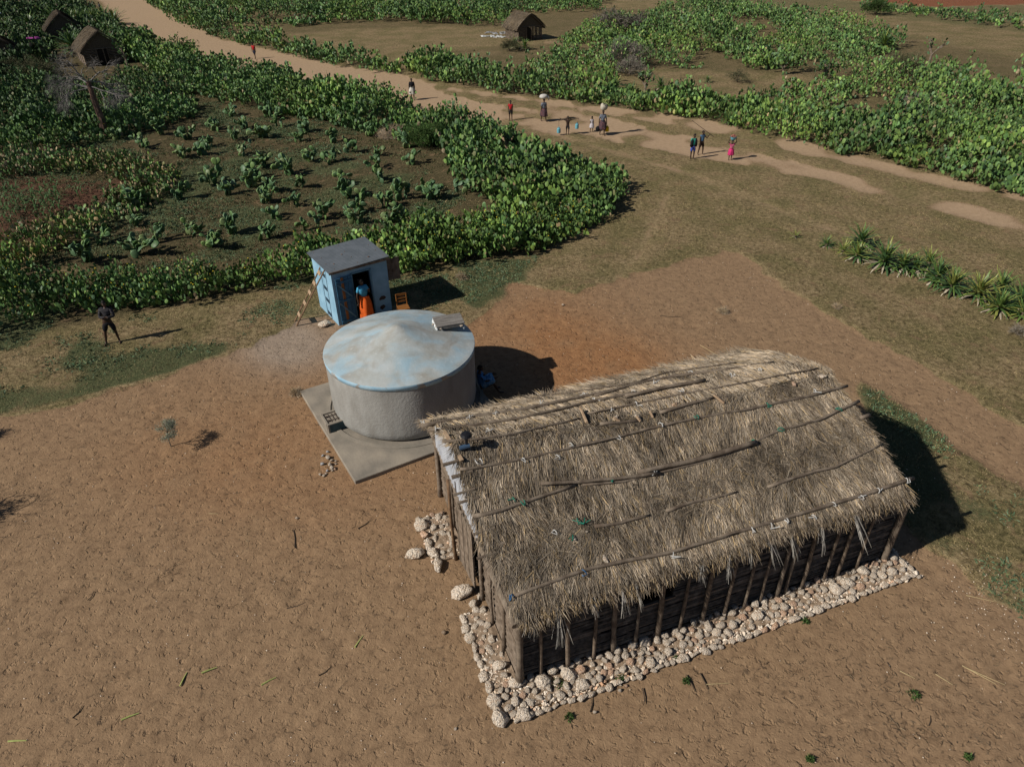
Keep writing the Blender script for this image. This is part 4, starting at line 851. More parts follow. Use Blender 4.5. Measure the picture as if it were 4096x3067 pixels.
def hedge(name, label, polys, dens, per, size, hgt, pal, exclude=(), rim=6, flowers=0, low=.12, stems=True, cat='cactus hedge', gaps=0.0, tone=1.0):
    VV, FF, CC = [], [], []; off = 0; fl = []
    for poly in polys:
        x, y = scatter_in(poly, dens, exclude=exclude)
        if gaps: kk = fnoise(x, y, .28, 77) > gaps; x, y = x[kk], y[kk]
        n = len(x); ph = fnoise(x, y, .30, 33); ph2 = fnoise(x, y, .9, 35); h = hgt[0] + (hgt[1] - hgt[0]) * np.clip((ph - .3) * 2.2 + (ph2 - .5) * 1.3, 0, 1.15); h *= rng.uniform(.6, 1.15, n)
        px, py = projD(x, y)
        # plants get lower towards the rim of the hedge
        edge_ = np.zeros(n)
        for dx, dy in ((.5, 0), (-.5, 0), (0, .5), (0, -.5), (1.1, 0), (-1.1, 0), (0, 1.1), (0, -1.1)):
            qx, qy = projD(x + dx, y + dy); edge_ += inpoly(qx, qy, poly)
        h = h * (.62 + .38 * edge_ / 8)
        big = fnoise(x, y, .16, 44)
        X = np.repeat(x, per); Y = np.repeat(y, per); H = np.repeat(h, per); k = len(X)
        t = low + (1 - low) * rng.beta(1.7, 1.0, k); lean = rng.normal(0, .16, (n, 2)); LN = np.repeat(lean, per, 0)
        S = rng.uniform(*size, k) * np.repeat(.8 + .5 * np.clip((big - .4) * 3, 0, 1), per)
        Z = np.maximum(t * H - S * .4, .0)
        P = np.stack([X + rng.normal(0, .10, k) * (S / .2) + LN[:, 0] * t * 1.6, Y + rng.normal(0, .10, k) * (S / .2) + LN[:, 1] * t * 1.6, Z], 1)
        tl = rng.normal(0, .30, k); rl = rng.normal(0, .30, k) + np.repeat(rng.normal(0, .25, n), per)
        base = GREENS[rng.choice(len(GREENS), k, p=pal)]
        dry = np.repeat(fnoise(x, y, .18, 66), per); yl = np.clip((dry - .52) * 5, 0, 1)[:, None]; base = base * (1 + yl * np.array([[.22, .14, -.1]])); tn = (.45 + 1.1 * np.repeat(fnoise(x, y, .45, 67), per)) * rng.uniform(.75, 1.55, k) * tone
        col = base * tn[:, None]
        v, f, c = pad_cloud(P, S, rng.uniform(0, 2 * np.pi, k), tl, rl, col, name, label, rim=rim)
        VV.append(v); FF.append(f + off); CC.append(c); off += len(v)
        if flowers:
            q = rng.random(k) < flowers * (t > .75); Q = P[q] + np.array([0, 0, 1]) * S[q, None] * .95; fl.append(Q)
    o = link(name, np_mesh(name, np.concatenate(VV), np.concatenate(FF), M['hedge'], np.concatenate(CC)))
    setp(o, label=label, category=cat, kind='stuff')
    if flowers:
        Q = np.concatenate(fl); k = len(Q); T = np.array([(1, 0, .3), (0, 1, .3), (-1, 0, .3), (0, -1, .3), (0, 0, 1.), (0, 0, -.5)]) * .028
        V_ = (Q[:, None, :] + T[None] * rng.uniform(.7, 1.5, (k, 1, 1))).reshape(-1, 3); FT = np.array([(0, 1, 4), (1, 2, 4), (2, 3, 4), (3, 0, 4), (1, 0, 5), (2, 1, 5), (3, 2, 5), (0, 3, 5)])
        fo = link('cactus_flowers', np_mesh('cactus_flowers', V_, (np.arange(k)[:, None, None] * 6 + FT).reshape(-1, 3), M['yellow']), o); fo['kind'] = 'stuff'
    return o
M['yellow'] = mat('yellow_flower', (.62, .50, .03), (.50, .36, .02), 20, .7)
P1 = (.22, .28, .22, .12, .10, .04, .02); PL = (.12, .24, .28, .20, .08, .06, .02); PD = (.34, .28, .14, .06, .12, .04, .02); PB = (.20, .18, .12, .06, .06, .12, .26)
H_NEAR = [(-60, 745), (0, 722), (110, 690), (250, 672), (400, 655), (520, 632), (640, 612), (700, 602), (850, 590), (960, 572), (1060, 560), (1160, 542), (1250, 508), (1310, 470), (1345, 425), (1340, 405), (1250, 440), (1120, 478), (1000, 500), (900, 515), (780, 530), (690, 552), (600, 585), (480, 600), (300, 618), (120, 620), (0, 600), (-60, 600)]
hedge('prickly_pear_hedge', 'dense low prickly pear hedge dotted with yellow flowers behind the blue shed', [H_NEAR], 30, 9, (.11, .22), (.7, 1.7), P1, flowers=.035, rim=6)
H_TIP = [(960, 330), (1060, 318), (1150, 330), (1250, 360), (1310, 385), (1345, 408), (1345, 430), (1300, 455), (1230, 470), (1150, 480), (1060, 478), (1010, 440), (980, 400)]
hedge('prickly_pear_thicket', 'tall prickly pear thicket at the rounded tip of the field', [H_TIP], 10, 10, (.19, .38), (.8, 2.2), PL, exclude=[[(1020, 460), (990, 400), (1010, 390), (1060, 450)]], rim=7)
H_ROAD = [(285, 78), (350, 108), (450, 136), (540, 160), (640, 190), (740, 208), (850, 232), (940, 262), (1010, 285), (1100, 310), (1180, 335), (1090, 350), (980, 330), (900, 312), (820, 298), (740, 282), (640, 255), (560, 236), (480, 222), (400, 208), (330, 165), (290, 130)]
hedge('prickly_pear_hedge', 'prickly pear hedge between the cactus field and the sandy track', [H_ROAD], 10, 10, (.16, .32), (.8, 2.3), P1, flowers=.012, rim=6)
H_WEST = [(-60, 280), (60, 262), (180, 255), (300, 230), (420, 232), (430, 255), (330, 285), (230, 312), (150, 325), (60, 345), (-60, 372)]
hedge('cactus_scrub', 'dark green cactus scrub left of the leaning dead tree', [H_WEST], 8.5, 9, (.17, .30), (.6, 1.9), PD, flowers=.01, rim=6, cat='cactus scrub')
H_DIAG = [(-60, 375), (60, 345), (180, 345), (300, 352), (390, 378), (400, 400), (330, 440), (230, 505), (130, 560), (60, 600), (-60, 640), (-60, 585), (30, 545), (130, 500), (220, 455), (300, 405), (210, 385), (100, 380), (-60, 395)]
hedge('withered_cactus_hedge', 'half withered cactus hedge with tan dry pads beside the maize plot', [H_DIAG], 16, 8, (.14, .28), (.4, 1.3), PB, rim=6, tone=1.0)
H_FARL = [(300, -20), (318, 8), (370, 48), (430, 72), (520, 98), (600, 118), (690, 138), (770, 152), (855, 165), (862, 150), (800, 138), (700, 118), (610, 92), (500, 70), (470, 62), (480, 50), (640, 58), (800, 50), (1000, 55), (1100, 60), (1100, 30), (1300, 28), (1300, -40), (300, -40)]
hedge('cactus_thicket', 'wide cactus thicket along the far side of the track', [H_FARL], 2.5, 14, (.18, .36), (.7, 2.4), P1, exclude=[CLEAR[0], [(470, 22), (640, 26), (640, 34), (500, 36)], [(520, 42), (690, 44), (690, 50), (540, 52)]], rim=5, cat='cactus thicket')
H_R1 = [(868, 150), (930, 178), (1060, 200), (1200, 220), (1330, 236), (1480, 258), (1600, 282), (1720, 312), (1830, 342), (1905, 352), (2000, 375), (2100, 405), (2212, 428), (2500, 490), (2500, 330), (2212, 262), (2000, 262), (1850, 262), (1700, 258), (1560, 230), (1450, 218), (1320, 205), (1240, 195), (1130, 165), (1000, 150), (900, 128)]
hedge('cactus_thicket', 'leafy cactus hedge lining the right side of the track behind the walkers', [H_R1], 7.5, 10, (.16, .32), (.6, 2.0), PL, exclude=[[(1000, 165), (1120, 160), (1200, 178), (1080, 185)]], flowers=.006, rim=5, cat='cactus hedge')
H_R2 = [(1120, 165), (1230, 178), (1330, 195), (1420, 150), (1560, 148), (1700, 158), (1800, 178), (1700, 215), (1600, 232), (1720, 262), (1860, 262), (2000, 262), (2212, 270), (2500, 330), (2500, 230), (2212, 185), (2000, 150), (1900, 120), (1960, 95), (1850, 60), (1700, 30), (1550, 12), (1450, 18), (1330, 45), (1220, 80), (1200, 105), (1190, 130)]
hedge('cactus_thicket', 'broad open cactus thicket filling the upper right of the view', [H_R2], 3.3, 13, (.15, .34), (.4, 2.2), PL, exclude=[CLEAR[1], CLEAR[2], CLEAR[4], [(1080, 60), (1180, 60), (1180, 105), (1080, 105)]], rim=5, cat='cactus thicket', gaps=.40, tone=1.05)
hedge('cactus_thicket', 'far band of cactus along the green field at the upper right', [[(1860, 20), (1980, 42), (2212, 66), (2500, 95), (2500, 80), (2212, 46), (2000, 26), (1880, 8)]], 1.5, 9, (.24, .4), (.7, 1.5), P1, rim=5, cat='cactus band', tone=.9)
H_VIL = [(-80, 225), (0, 215), (60, 165), (120, 158), (130, 190), (215, 195), (290, 165), (330, 175), (400, 215), (300, 245), (180, 275), (60, 285), (-80, 300)]
H_VIL2 = [(-80, 120), (-80, 20), (30, 25), (180, 22), (205, 30), (222, 62), (205, 125), (185, 135), (150, 108), (140, 85), (110, 62), (78, 80), (75, 92), (120, 98), (118, 112), (20, 118)]
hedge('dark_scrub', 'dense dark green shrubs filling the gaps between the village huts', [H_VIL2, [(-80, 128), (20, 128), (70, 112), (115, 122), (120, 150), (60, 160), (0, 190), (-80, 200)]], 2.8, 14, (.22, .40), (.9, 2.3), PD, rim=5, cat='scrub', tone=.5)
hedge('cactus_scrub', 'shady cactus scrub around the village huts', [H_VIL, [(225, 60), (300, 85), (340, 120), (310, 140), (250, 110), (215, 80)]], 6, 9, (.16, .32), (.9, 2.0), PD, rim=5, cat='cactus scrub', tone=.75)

# ------------------------------------------------------------------ single prickly pears of the field: pads are parts
def pad_mesh(i):
    g = random.Random(i); n = 9; bm = bmesh.new(); a_ = g.uniform(.36, .46); T = .055
    rim = []; fr = []; bk = []
    for k in range(n):
        q = 2 * math.pi * k / n; r = 1 - .15 * math.cos(q); x, z = a_ * math.sin(q) * r, .5 - .5 * math.cos(q); y = .05 * math.sin(q * 2 + i)
        rim.append(bm.verts.new((x, y, z))); fr.append(bm.verts.new((x * .72, y + T, .52 + (z - .52) * .74))); bk.append(bm.verts.new((x * .72, y - T, .52 + (z - .52) * .74)))
    for k in range(n):
        j = (k + 1) % n; bm.faces.new((rim[k], rim[j], fr[j], fr[k])); bm.faces.new((rim[j], rim[k], bk[k], bk[j]))
    bm.faces.new(fr[::-1]); bm.faces.new(bk)
    bmesh.ops.recalc_face_normals(bm, faces=bm.faces)
    me = bpy.data.meshes.new('pad'); bm.to_mesh(me); bm.free(); me.materials.append(M['pad'])
    a = me.color_attributes.new('Col', 'FLOAT_COLOR', 'POINT')
    base = [(.070, .140, .050), (.095, .180, .060), (.085, .155, .078), (.12, .20, .060), (.065, .125, .055), (.13, .18, .07)][i % 6]
    c = np.ones((3 * n, 4), np.float32)
    for k in range(n):
        for s_, m_ in ((0, 1.75), (1, 1.0), (2, 1.0)): c[k * 3 + s_, :3] = np.array(base) * m_  # lighter rim vertices: partly pad margin, partly edge light painted in
    a.data.foreach_set('color', c.ravel()); me.shade_smooth() if hasattr(me, 'shade_smooth') else None
    return me
PADS = [pad_mesh(i) for i in range(12)]
def pear(loc, size, npads, seed, label, group):
    g = random.Random(seed); t = thing('prickly_pear', label, 'cactus', loc, g.uniform(0, 6.28), group)
    nodes = [(Vector((g.uniform(-.28, .28), g.uniform(-.28, .28), -.03)), Vector((g.uniform(-.3, .3), g.uniform(-.3, .3), 1)).normalized(), 0) for _ in range(max(2, npads // 7))]
    made = 0; q = 0
    while made < npads and q < len(nodes):
        base, d, lv = nodes[q]; q += 1
        L_ = size * g.uniform(.75, 1.15) * (1 if lv else 1.1); yaw = g.uniform(0, 6.28)
        zq = d.to_track_quat('Z', 'Y'); rot = zq.to_matrix().to_4x4() @ Matrix.Rotation(yaw, 4, 'Z')
        o = link('pad', g.choice(PADS), t); o.matrix_local = Matrix.Translation(base) @ rot @ Matrix.Diagonal((L_, L_, L_, 1)); made += 1
        if lv < 4:
            for _ in range(g.choice((1, 2, 2, 3))):
                side = rot.to_3x3() @ Vector((g.uniform(-.42, .42), 0, g.uniform(.6, .95))); nd = (d + Vector((g.uniform(-1.2, 1.2), g.uniform(-1.2, 1.2), g.uniform(-.35, .35)))).normalized()
                if nd.z < .05: nd.z = .12; nd.normalize()
                nodes.append((base + side * L_, nd, lv + 1))
    return t
pts = []
for lst, ox_, oy_ in (
    ([(1760, 800), (1150, 830), (1340, 800), (1290, 850), (1080, 890), (1330, 925), (1530, 860), (1560, 935), (1870, 920), (430, 1000), (160, 1040), (700, 1000), (900, 1000), (1230, 985), (1310, 1075), (1500, 1110), (1740, 1045), (1980, 1025), (950, 1115), (1150, 1180), (610, 1170), (1700, 1170), (1650, 1235), (1900, 1115), (1930, 1255), (2120, 1090), (1460, 1260), (2170, 930), (2120, 1330), (1720, 1475), (2040, 1435), (1460, 1585), (1840, 1570), (2050, 1500), (2100, 1625), (1130, 1640), (470, 1050)], 0, 0),
    ([(200, 955), (245, 1015), (420, 950), (430, 1055), (700, 1000), (590, 955), (950, 1085), (130, 1095), (390, 1135), (690, 1135), (470, 1290), (640, 1300), (790, 1220), (1040, 1235), (1290, 1320), (1250, 1180), (320, 1395), (1000, 1350), (1050, 1450), (740, 1460), (400, 1500), (1400, 1540), (1700, 1540), (1480, 1600), (770, 1580), (50, 1440), (170, 1540), (110, 1345), (120, 1620), (390, 1640), (1120, 1650)], 1000, 0),
    ([(800, 560), (1120, 400), (1130, 230), (1240, 520), (1570, 470), (1890, 455), (1090, 640), (1700, 560), (690, 680), (2110, 500)], 0, 700),
    ([(210, 350), (580, 350), (870, 290), (860, 390), (1110, 410), (1220, 385), (1450, 370), (500, 430), (1210, 190)], 1000, 700)):
    pts += [(ox_ + x / 2.011, oy_ + y / 2.011 + 6) for x, y in lst]
pts.sort(key=lambda p: -p[1])
rows = [pts[i:i + 9] for i in range(0, len(pts), 9)]
ordn = ['first', 'second', 'third', 'fourth', 'fifth', 'sixth', 'seventh', 'eighth', 'ninth']
rown = ['nearest the flowering hedge', 'second up from the flowering hedge', 'third up from the flowering hedge', 'fourth up from the flowering hedge', 'fifth up from the flowering hedge', 'fifth down from the track hedge', 'fourth down from the track hedge', 'third down from the track hedge', 'second down from the track hedge', 'nearest the track hedge']
nr = len(rows)
for ri, row in enumerate(rows):
    row.sort()
    rn = rown[ri] if ri < 5 else rown[10 - (nr - ri)]
    for ci, (px, py) in enumerate(row):
        g = random.Random(ri * 31 + ci); big = g.random(); sz = .30 + .12 * big; npd = int(17 + 16 * big); w_ = 'spreading' if big > .66 else ('bushy' if big > .33 else 'small')
        pear(G(px, py), sz, npd, ri * 100 + ci, '%s prickly pear, %s from the left in the row %s' % (w_, ordn[ci], rn), 'prickly pears growing apart in the field')

# ------------------------------------------------------------------ sisal plants
def leaf_mesh(i):
    V = []; c = []; g = random.Random(i); n = 6
    for k in range(n):
        t = k / (n - 1); wd = .062 * math.sin(math.pi * (.18 + .82 * t) ** .8) ** .7 * (1 - t) ** .35 + .002; z = .10 * math.sin(t * 2.2) - .16 * t * t * g.uniform(.2, 1.4)
        V += [(-wd, t, z), (0, t, z - .022 * (1 - t)), (wd, t, z), (0, t, z + .012 - .022 * (1 - t))]
        base = [(.075, .14, .035), (.12, .19, .045), (.055, .115, .04), (.22, .24, .06), (.40, .35, .26)][i % 5]; c += [tuple(np.array(base) * (1.0 + .5 * (t > .8)))] * 4
    F = []
    for k in range(n - 1):
        a = k * 4; F += [(a, a + 1, a + 5, a + 4), (a + 1, a + 2, a + 6, a + 5), (a + 2, a + 3, a + 7, a + 6), (a + 3, a, a + 4, a + 7)]
    return np_mesh('leaf', np.array(V), np.array(F), M['leaf'], np.array(c))
LEAVES = [leaf_mesh(i) for i in range(10)]
def leaf_set(g, size, n, yellow, dry, stem):
    out = []
    for i in range(n):
        t = (i + .5) / n; el = R(-18 + 100 * t ** 1.5) + g.uniform(-.14, .14); az = i * 2.39996 + g.uniform(-.2, .2)
        L_ = size * g.uniform(.8, 1.08) * (1 - .35 * max(0, t - .8) / .2)
        r = g.random(); k = 4 if (t < .16 and r < dry) else (3 if r < yellow else g.choice((0, 1, 2)))
        M_ = Matrix.Translation((0, 0, stem * (.55 + .45 * t))) @ Matrix.Rotation(az, 4, 'Z') @ Matrix.Rotation(el, 4, 'X') @ Matrix.Diagonal((L_, L_, L_, 1))
        out.append((k + g.choice((0, 5)), M_))
    return out
def sisal(loc, size, n, seed, label, group, yellow=.15, dry=.5, stem=.25, parts=True):
    g = random.Random(seed); t = thing('sisal_plant', label, 'sisal', loc, g.uniform(0, 6), group)
    S = leaf_set(g, size * 1.12, int(n * 1.5), yellow, dry, stem)
    if parts:
        for k, Mx in S: o = link('leaf', LEAVES[k], t); o.matrix_local = Mx
    else:
        VV = []; FF = []; CC = []; off = 0
        for k, Mx in S:
            me = LEAVES[k]; v = np.array([tuple(Mx @ q.co) for q in me.vertices]); f = np.array([tuple(p.vertices) for p in me.polygons]); c = np.empty(len(v) * 4, np.float32); me.color_attributes['Col'].data.foreach_get('color', c)
            VV.append(v); FF.append(f + off); CC.append(c.reshape(-1, 4)[:, :3]); off += len(v)
        link('leaf_rosette', np_mesh('leaf_rosette', np.concatenate(VV), np.concatenate(FF), M['leaf'], np.concatenate(CC)), t)
    MB().tube([(0, 0, -.05), (0, 0, stem * .9 + .05)], [.07, .08], 7, .2).obj('stem', M['wood_pole'], t)
GR = 'sisal plants in a row on the dry grass at the right'
for i, (x, y, s_, n, yl, dr_, st, lab) in enumerate([
    (3180, 950, .30, 10, .7, .9, .05, 'nearly dead yellow sisal rosette at the left end of the row'), (3305, 985, .38, 22, .1, 1, .08, 'low sisal with a tan heap of dead leaves, second in the row'),
    (3372, 1010, .40, 24, .9, .3, .08, 'yellow leaved low sisal in front of the tall clump'), (3440, 985, .58, 40, .2, .3, .30, 'dark green sisal behind the yellow leaved one'), (3425, 1035, .52, 36, .3, .3, .2, 'sisal with light green leaves left of the tallest clump'),
    (3530, 1070, .68, 46, .15, .9, .38, 'tallest sisal of the row with dead leaves round its trunk'), (3605, 1085, .58, 40, .25, .6, .3, 'green sisal right of the tallest one'), (3655, 1090, .52, 34, .2, .4, .25, 'narrow sisal before the white trunk'),
    (3700, 1095, .48, 34, .5, 1, .55, 'sisal raised on a trunk wrapped in white dead leaves'), (3742, 1130, .62, 42, .1, .4, .3, 'dark green sisal right of the white trunk'), (3800, 1165, .60, 46, .3, .2, .3, 'wide round sisal in the middle of the right half of the row'),
    (3905, 1195, .62, 46, .6, .5, .32, 'sisal with a yellow green crown near the right end'), (3990, 1180, .52, 34, .1, .5, .4, 'small upright sisal behind the striped one'), (3990, 1245, .60, 46, .4, .9, .2, 'sisal with green and white striped leaves spread like a star'), (4070, 1235, .66, 46, .2, .5, .35, 'dark sisal at the right edge of the picture'), (4085, 1270, .5, 30, .5, .5, .2, 'low sisal at the lower right corner of the row')]):
    sisal(G(x, y), s_ * 1.38, int(n * 1.15), 500 + i, lab, GR, yl, dr_, st)
GR = 'sisal plants standing in the cactus hedges'
for i, (x, y, s_, lab) in enumerate([(1892, 560, .95, 'tallest dark sisal in the thicket behind the straw heap'), (1740, 575, .75, 'sisal between the green bush and the tall sisal'), (1822, 640, .75, 'sisal below the tallest one, above the field edge'), (1915, 690, .95, 'big bright sisal in the middle of the thicket tip'), (1985, 690, .8, 'bright sisal right of the big one in the thicket tip'), (2040, 700, .9, 'sisal below the pale twisted cactus trunk'), (2120, 705, .85, 'sisal with dark leaves near the rounded tip'), (2070, 780, .7, 'low sisal amid the flowering hedge near the tip'), (1262, 440, .95, 'dark sisal in the track hedge left of the small shrubs'), (1450, 440, .6, 'small sisal in the hedge below the walking woman in white'), (2385, 340, .8, 'sisal in the far hedge above the woman with the sack'), (2460, 365, .9, 'sisal left of the thin cactus trunk by the track'), (2525, 402, 1.0, 'wide dark sisal in front of the thin cactus trunk'), (2640, 360, .85, 'bright sisal right of the thin cactus trunk'), (2610, 415, .8, 'low sisal in the hedge above the boys'), (2915, 500, .7, 'spiky sisal in the hedge right of the girl with the basin'), (3530, 200, 1.5, 'lone dark sisal ball in the upper right thicket'), (3470, 495, .7, 'small sisal low in the right hedge'), (2830, 332, .5, 'tiny sisal in the upper middle thicket'), (2060, 195, 1.0, 'sisal right beside the far hut wall'), (2100, 200, .9, 'sisal in front of the far hut gable')]):
    sisal(G(x, y), s_, 34, 700 + i, lab, GR, .12, .3, s_ * .45, parts=i < 8)
GR = 'dark sisal plants around the village huts'
vp = [(95, 55, 1.3), (130, 62, 1.5), (60, 75, 1.2), (165, 65, 1.4), (205, 50, 1.6), (235, 60, 1.5), (270, 40, 1.4), (230, 88, 1.5), (262, 80, 1.5), (300, 60, 1.5), (330, 52, 1.3), (290, 95, 1.4), (320, 100, 1.4), (350, 90, 1.5), (385, 100, 1.5), (425, 95, 1.6), (465, 110, 1.6), (400, 125, 1.4), (355, 120, 1.2), (125, 115, 1.4), (40, 150, 1.4), (90, 165, 1.2), (215, 150, 1.3), (300, 205, 1.5), (425, 205, 1.6), (450, 215, 1.4), (560, 200, 1.3), (330, 140, 1.2), (20, 190, 1.2), (440, 150, 1.3)]
vp.sort(key=lambda p: -p[1]); vrow = [vp[i:i + 6] for i in range(0, len(vp), 6)]
for ri, row in enumerate(vrow):
    row.sort()
    for ci, (x, y, s_) in enumerate(row):
        sisal(G(x, y + 8), s_ * 1.25, 64, 900 + ri * 10 + ci, 'dark sisal %s from the left in the %s row up among the village huts' % (ordn[ci], ordn[ri]), GR, .04, .2, s_ * .5, parts=False)

# ------------------------------------------------------------------ grass, low herbs, litter (uncountable: one object each)
def blades(x, y, h, n_per, wid, cols, name, label, cat, spread_=.07, lean=.6, z0=0.0, flatness=1.0):
    k = len(x) * n_per; X = np.repeat(x, n_per) + rng.normal(0, spread_, k); Y = np.repeat(y, n_per) + rng.normal(0, spread_, k); H_ = np.repeat(h, n_per) * rng.uniform(.5, 1.1, k)
    D = np.stack([rng.normal(0, lean, k), rng.normal(0, lean, k), np.full(k, flatness)], 1); D /= np.linalg.norm(D, axis=1)[:, None]
    N_ = np.cross(D, rng.normal(0, 1, (k, 3))); N_ /= np.linalg.norm(N_, axis=1)[:, None]; S = np.cross(D, N_)
    Wd = wid * rng.uniform(.6, 1.4, k)[:, None]; P = np.stack([X, Y, np.full(k, z0)], 1)
    V_ = np.stack([P - S * Wd, P + S * Wd, P + D * H_[:, None] * .6 + S * Wd * .8, P + D * H_[:, None] + np.array([0, 0, -.15]) * H_[:, None]], 1)
    F_ = (np.arange(k)[:, None, None] * 4 + np.array([(0, 1, 2), (0, 2, 3)])).reshape(-1, 3)
    pt = cols[rng.integers(0, len(cols), k)] * rng.uniform(.7, 1.2, (k, 1)) * np.repeat(.75 + .5 * fnoise(x, y, .6, 12), n_per)[:, None]
    return setp(link(name, np_mesh(name, V_.reshape(-1, 3), F_, M['grass'], np.repeat(pt, 4, 0))), label=label, category=cat, kind='stuff')
def zone_points(n, x0, x1, y0, y1, test):
    x = rng.uniform(x0, x1, n); y = y0 + (y1 - y0) * rng.random(n) ** 1.25; px, py = projD(x, y)
    n1 = (fnoise(x, y, 1.2, 141) - .5) * 30; n2 = (fnoise(x, y, 1.2, 145) - .5) * 22
    k = test(x, y, px + n1, py + n2); return x[k], y[k]
def in_road(px, py):
    r = inpoly(px, py, ROAD)
    for P in MEDIAN: r &= ~inpoly(px, py, P)
    for pl, wd in PATHS[:2]:
        for (x0, y0), (x1, y1) in zip(pl[:-1], pl[1:]):
            dx, dy = x1 - x0, y1 - y0; t = np.clip(((px - x0) * dx + (py - y0) * dy) / (dx * dx + dy * dy), 0, 1)
            r |= np.hypot(px - x0 - t * dx, (py - y0 - t * dy) * 1.6) < wd
    return r
DRY = np.array([(.38, .29, .15), (.31, .25, .12), (.24, .20, .09), (.17, .16, .07), (.42, .33, .18)])
def t_dry(x, y, px, py): return ~(inpoly(px, py, YARD) & ~inpoly(px, py, WEDGE)) & ~in_road(px, py) & ~inpoly(px, py, FIELD) & (px > -100) & (px < 2350) & (py < 1500) & (fnoise(x, y, 1.4, 150) + .25 * rng.random(len(x)) > .42)
x, y = zone_points(80000, -26, 30, 10, 58, t_dry); blades(x, y, rng.uniform(.05, .10, len(x)), 6, .006, DRY, 'dry_grass', 'short sun-dried grass covering the ground right of the field and along the track', 'grass')
FG = np.array([(.17, .14, .07), (.10, .12, .05), (.08, .12, .05), (.20, .16, .09), (.07, .10, .05)])
x, y = zone_points(40000, -45, 6, 24, 66, lambda x, y, px, py: inpoly(px, py, FIELD) & (fnoise(x, y, .9, 151) > .40)); blades(x, y, rng.uniform(.08, .20, len(x)), 6, .016, FG, 'field_grass', 'thin brownish grass between the prickly pears of the field', 'grass')
HG = np.array([(.08, .14, .07), (.10, .17, .095), (.15, .21, .13), (.055, .10, .05), (.17, .19, .09)])
HERB = [[(-300, 700), (0, 712), (200, 672), (450, 648), (560, 630), (650, 615), (640, 690), (540, 735), (430, 775), (340, 760), (280, 800), (190, 830), (100, 820), (0, 860), (-300, 900)], [(845, 600), (960, 575), (1100, 560), (1170, 545), (1180, 560), (1120, 600), (1060, 640), (1000, 665), (960, 690), (860, 660)]]
def herb_w(x, y, s=.42, t=.42): return fnoise(x, y, .35, 61, 4) + .10 * (fnoise(x, y, 2.5, 161, 2) - .5) > .46 + (t - .45) * .25
def t_herb(x, y, px, py):
    r = (inpoly(px, py, HERB[0]) | inpoly(px, py, HERB[1])) & herb_w(x, y, .5, .45)
    r |= inpoly(px, py, [(1850, 835), (1905, 850), (1965, 888), (2035, 940), (2090, 1000), (2212, 1080), (2212, 1180), (2060, 1010), (1980, 960), (1900, 900)]) & herb_w(x, y, .8, .40)
    r |= inpoly(px, py, [(2100, 1215), (2160, 1195), (2300, 1250), (2400, 1330), (2212, 1340), (2130, 1290)]) & herb_w(x, y, .8, .35)
    r |= inpoly(px, py, FIELD) & herb_w(x, y, .35, .46)
    return r
x, y = zone_points(120000, -46, 20, 8, 60, t_herb); blades(x, y, rng.uniform(.08, .18, len(x)), 7, .014, HG, 'creeping_herbs', 'low blue-green creeping herbs in patches between the hedge and the bare yard', 'ground herbs', spread_=.07, lean=1.1, flatness=.7)
# trampled twigs and straw on the bare sand
def t_lit(x, y, px, py):
    d = np.exp(-(((px - 1950) / 330) ** 2 + ((py - 1560) / 160) ** 2)) + .5 * np.exp(-(((px - 560) / 300) ** 2 + ((py - 1240) / 140) ** 2)) + .3 * np.exp(-(((px - 250) / 200) ** 2 + ((py - 1200) / 60) ** 2)) + .3 * np.exp(-(((px - 1450) / 120) ** 2 + ((py - 700) / 60) ** 2)) + .06
    return inpoly(px, py, YARD) & ~inpoly(px, py, WEDGE) & (fnoise(x, y, 1.5, 171, 4) > .62 - .22 * np.clip(d, 0, 1)) & (rng.random(len(x)) < np.clip(d, .12, 1))
x, y = zone_points(26000, -16, 17, 3.5, 30, t_lit)
blades(x, y, rng.uniform(.05, .16, len(x)), 4, .004, np.array([(.10, .075, .05), (.07, .052, .04), (.16, .12, .08), (.26, .20, .13)]), 'twig_litter', 'dark trampled twigs and chaff scattered in drifts on the bare sand', 'litter', spread_=.10, lean=1.0, z0=.015, flatness=.08)
k = 1500; x = rng.uniform(-14, 17, k); y = 4 + 24 * rng.random(k) ** 1.3; px, py = projD(x, y); q = inpoly(px, py, YARD); x, y = x[q], y[q]
x = np.concatenate([x, 10.4 + rng.normal(0, .55, 170)]); y = np.concatenate([y, 9.8 + rng.normal(0, .75, 170)]); k = len(x); s_ = rng.uniform(.005, .018, k)
T = np.array([(1, 0, .1), (0, 1, 0), (-1, 0, .2), (0, -1, 0), (0, 0, .9), (0, 0, -.5)]); V_ = (np.stack([x, y, np.full(k, .012)], 1)[:, None] + T[None] * s_[:, None, None]).reshape(-1, 3)
FT = np.array([(0, 1, 4), (1, 2, 4), (2, 3, 4), (3, 0, 4), (1, 0, 5), (2, 1, 5), (3, 2, 5), (0, 3, 5)])
setp(link('gravel', np_mesh('gravel', V_, (np.arange(k)[:, None, None] * 6 + FT).reshape(-1, 3), M['stone_white'])), label='tiny white pebbles strewn over the bare sand', category='gravel', kind='stuff')
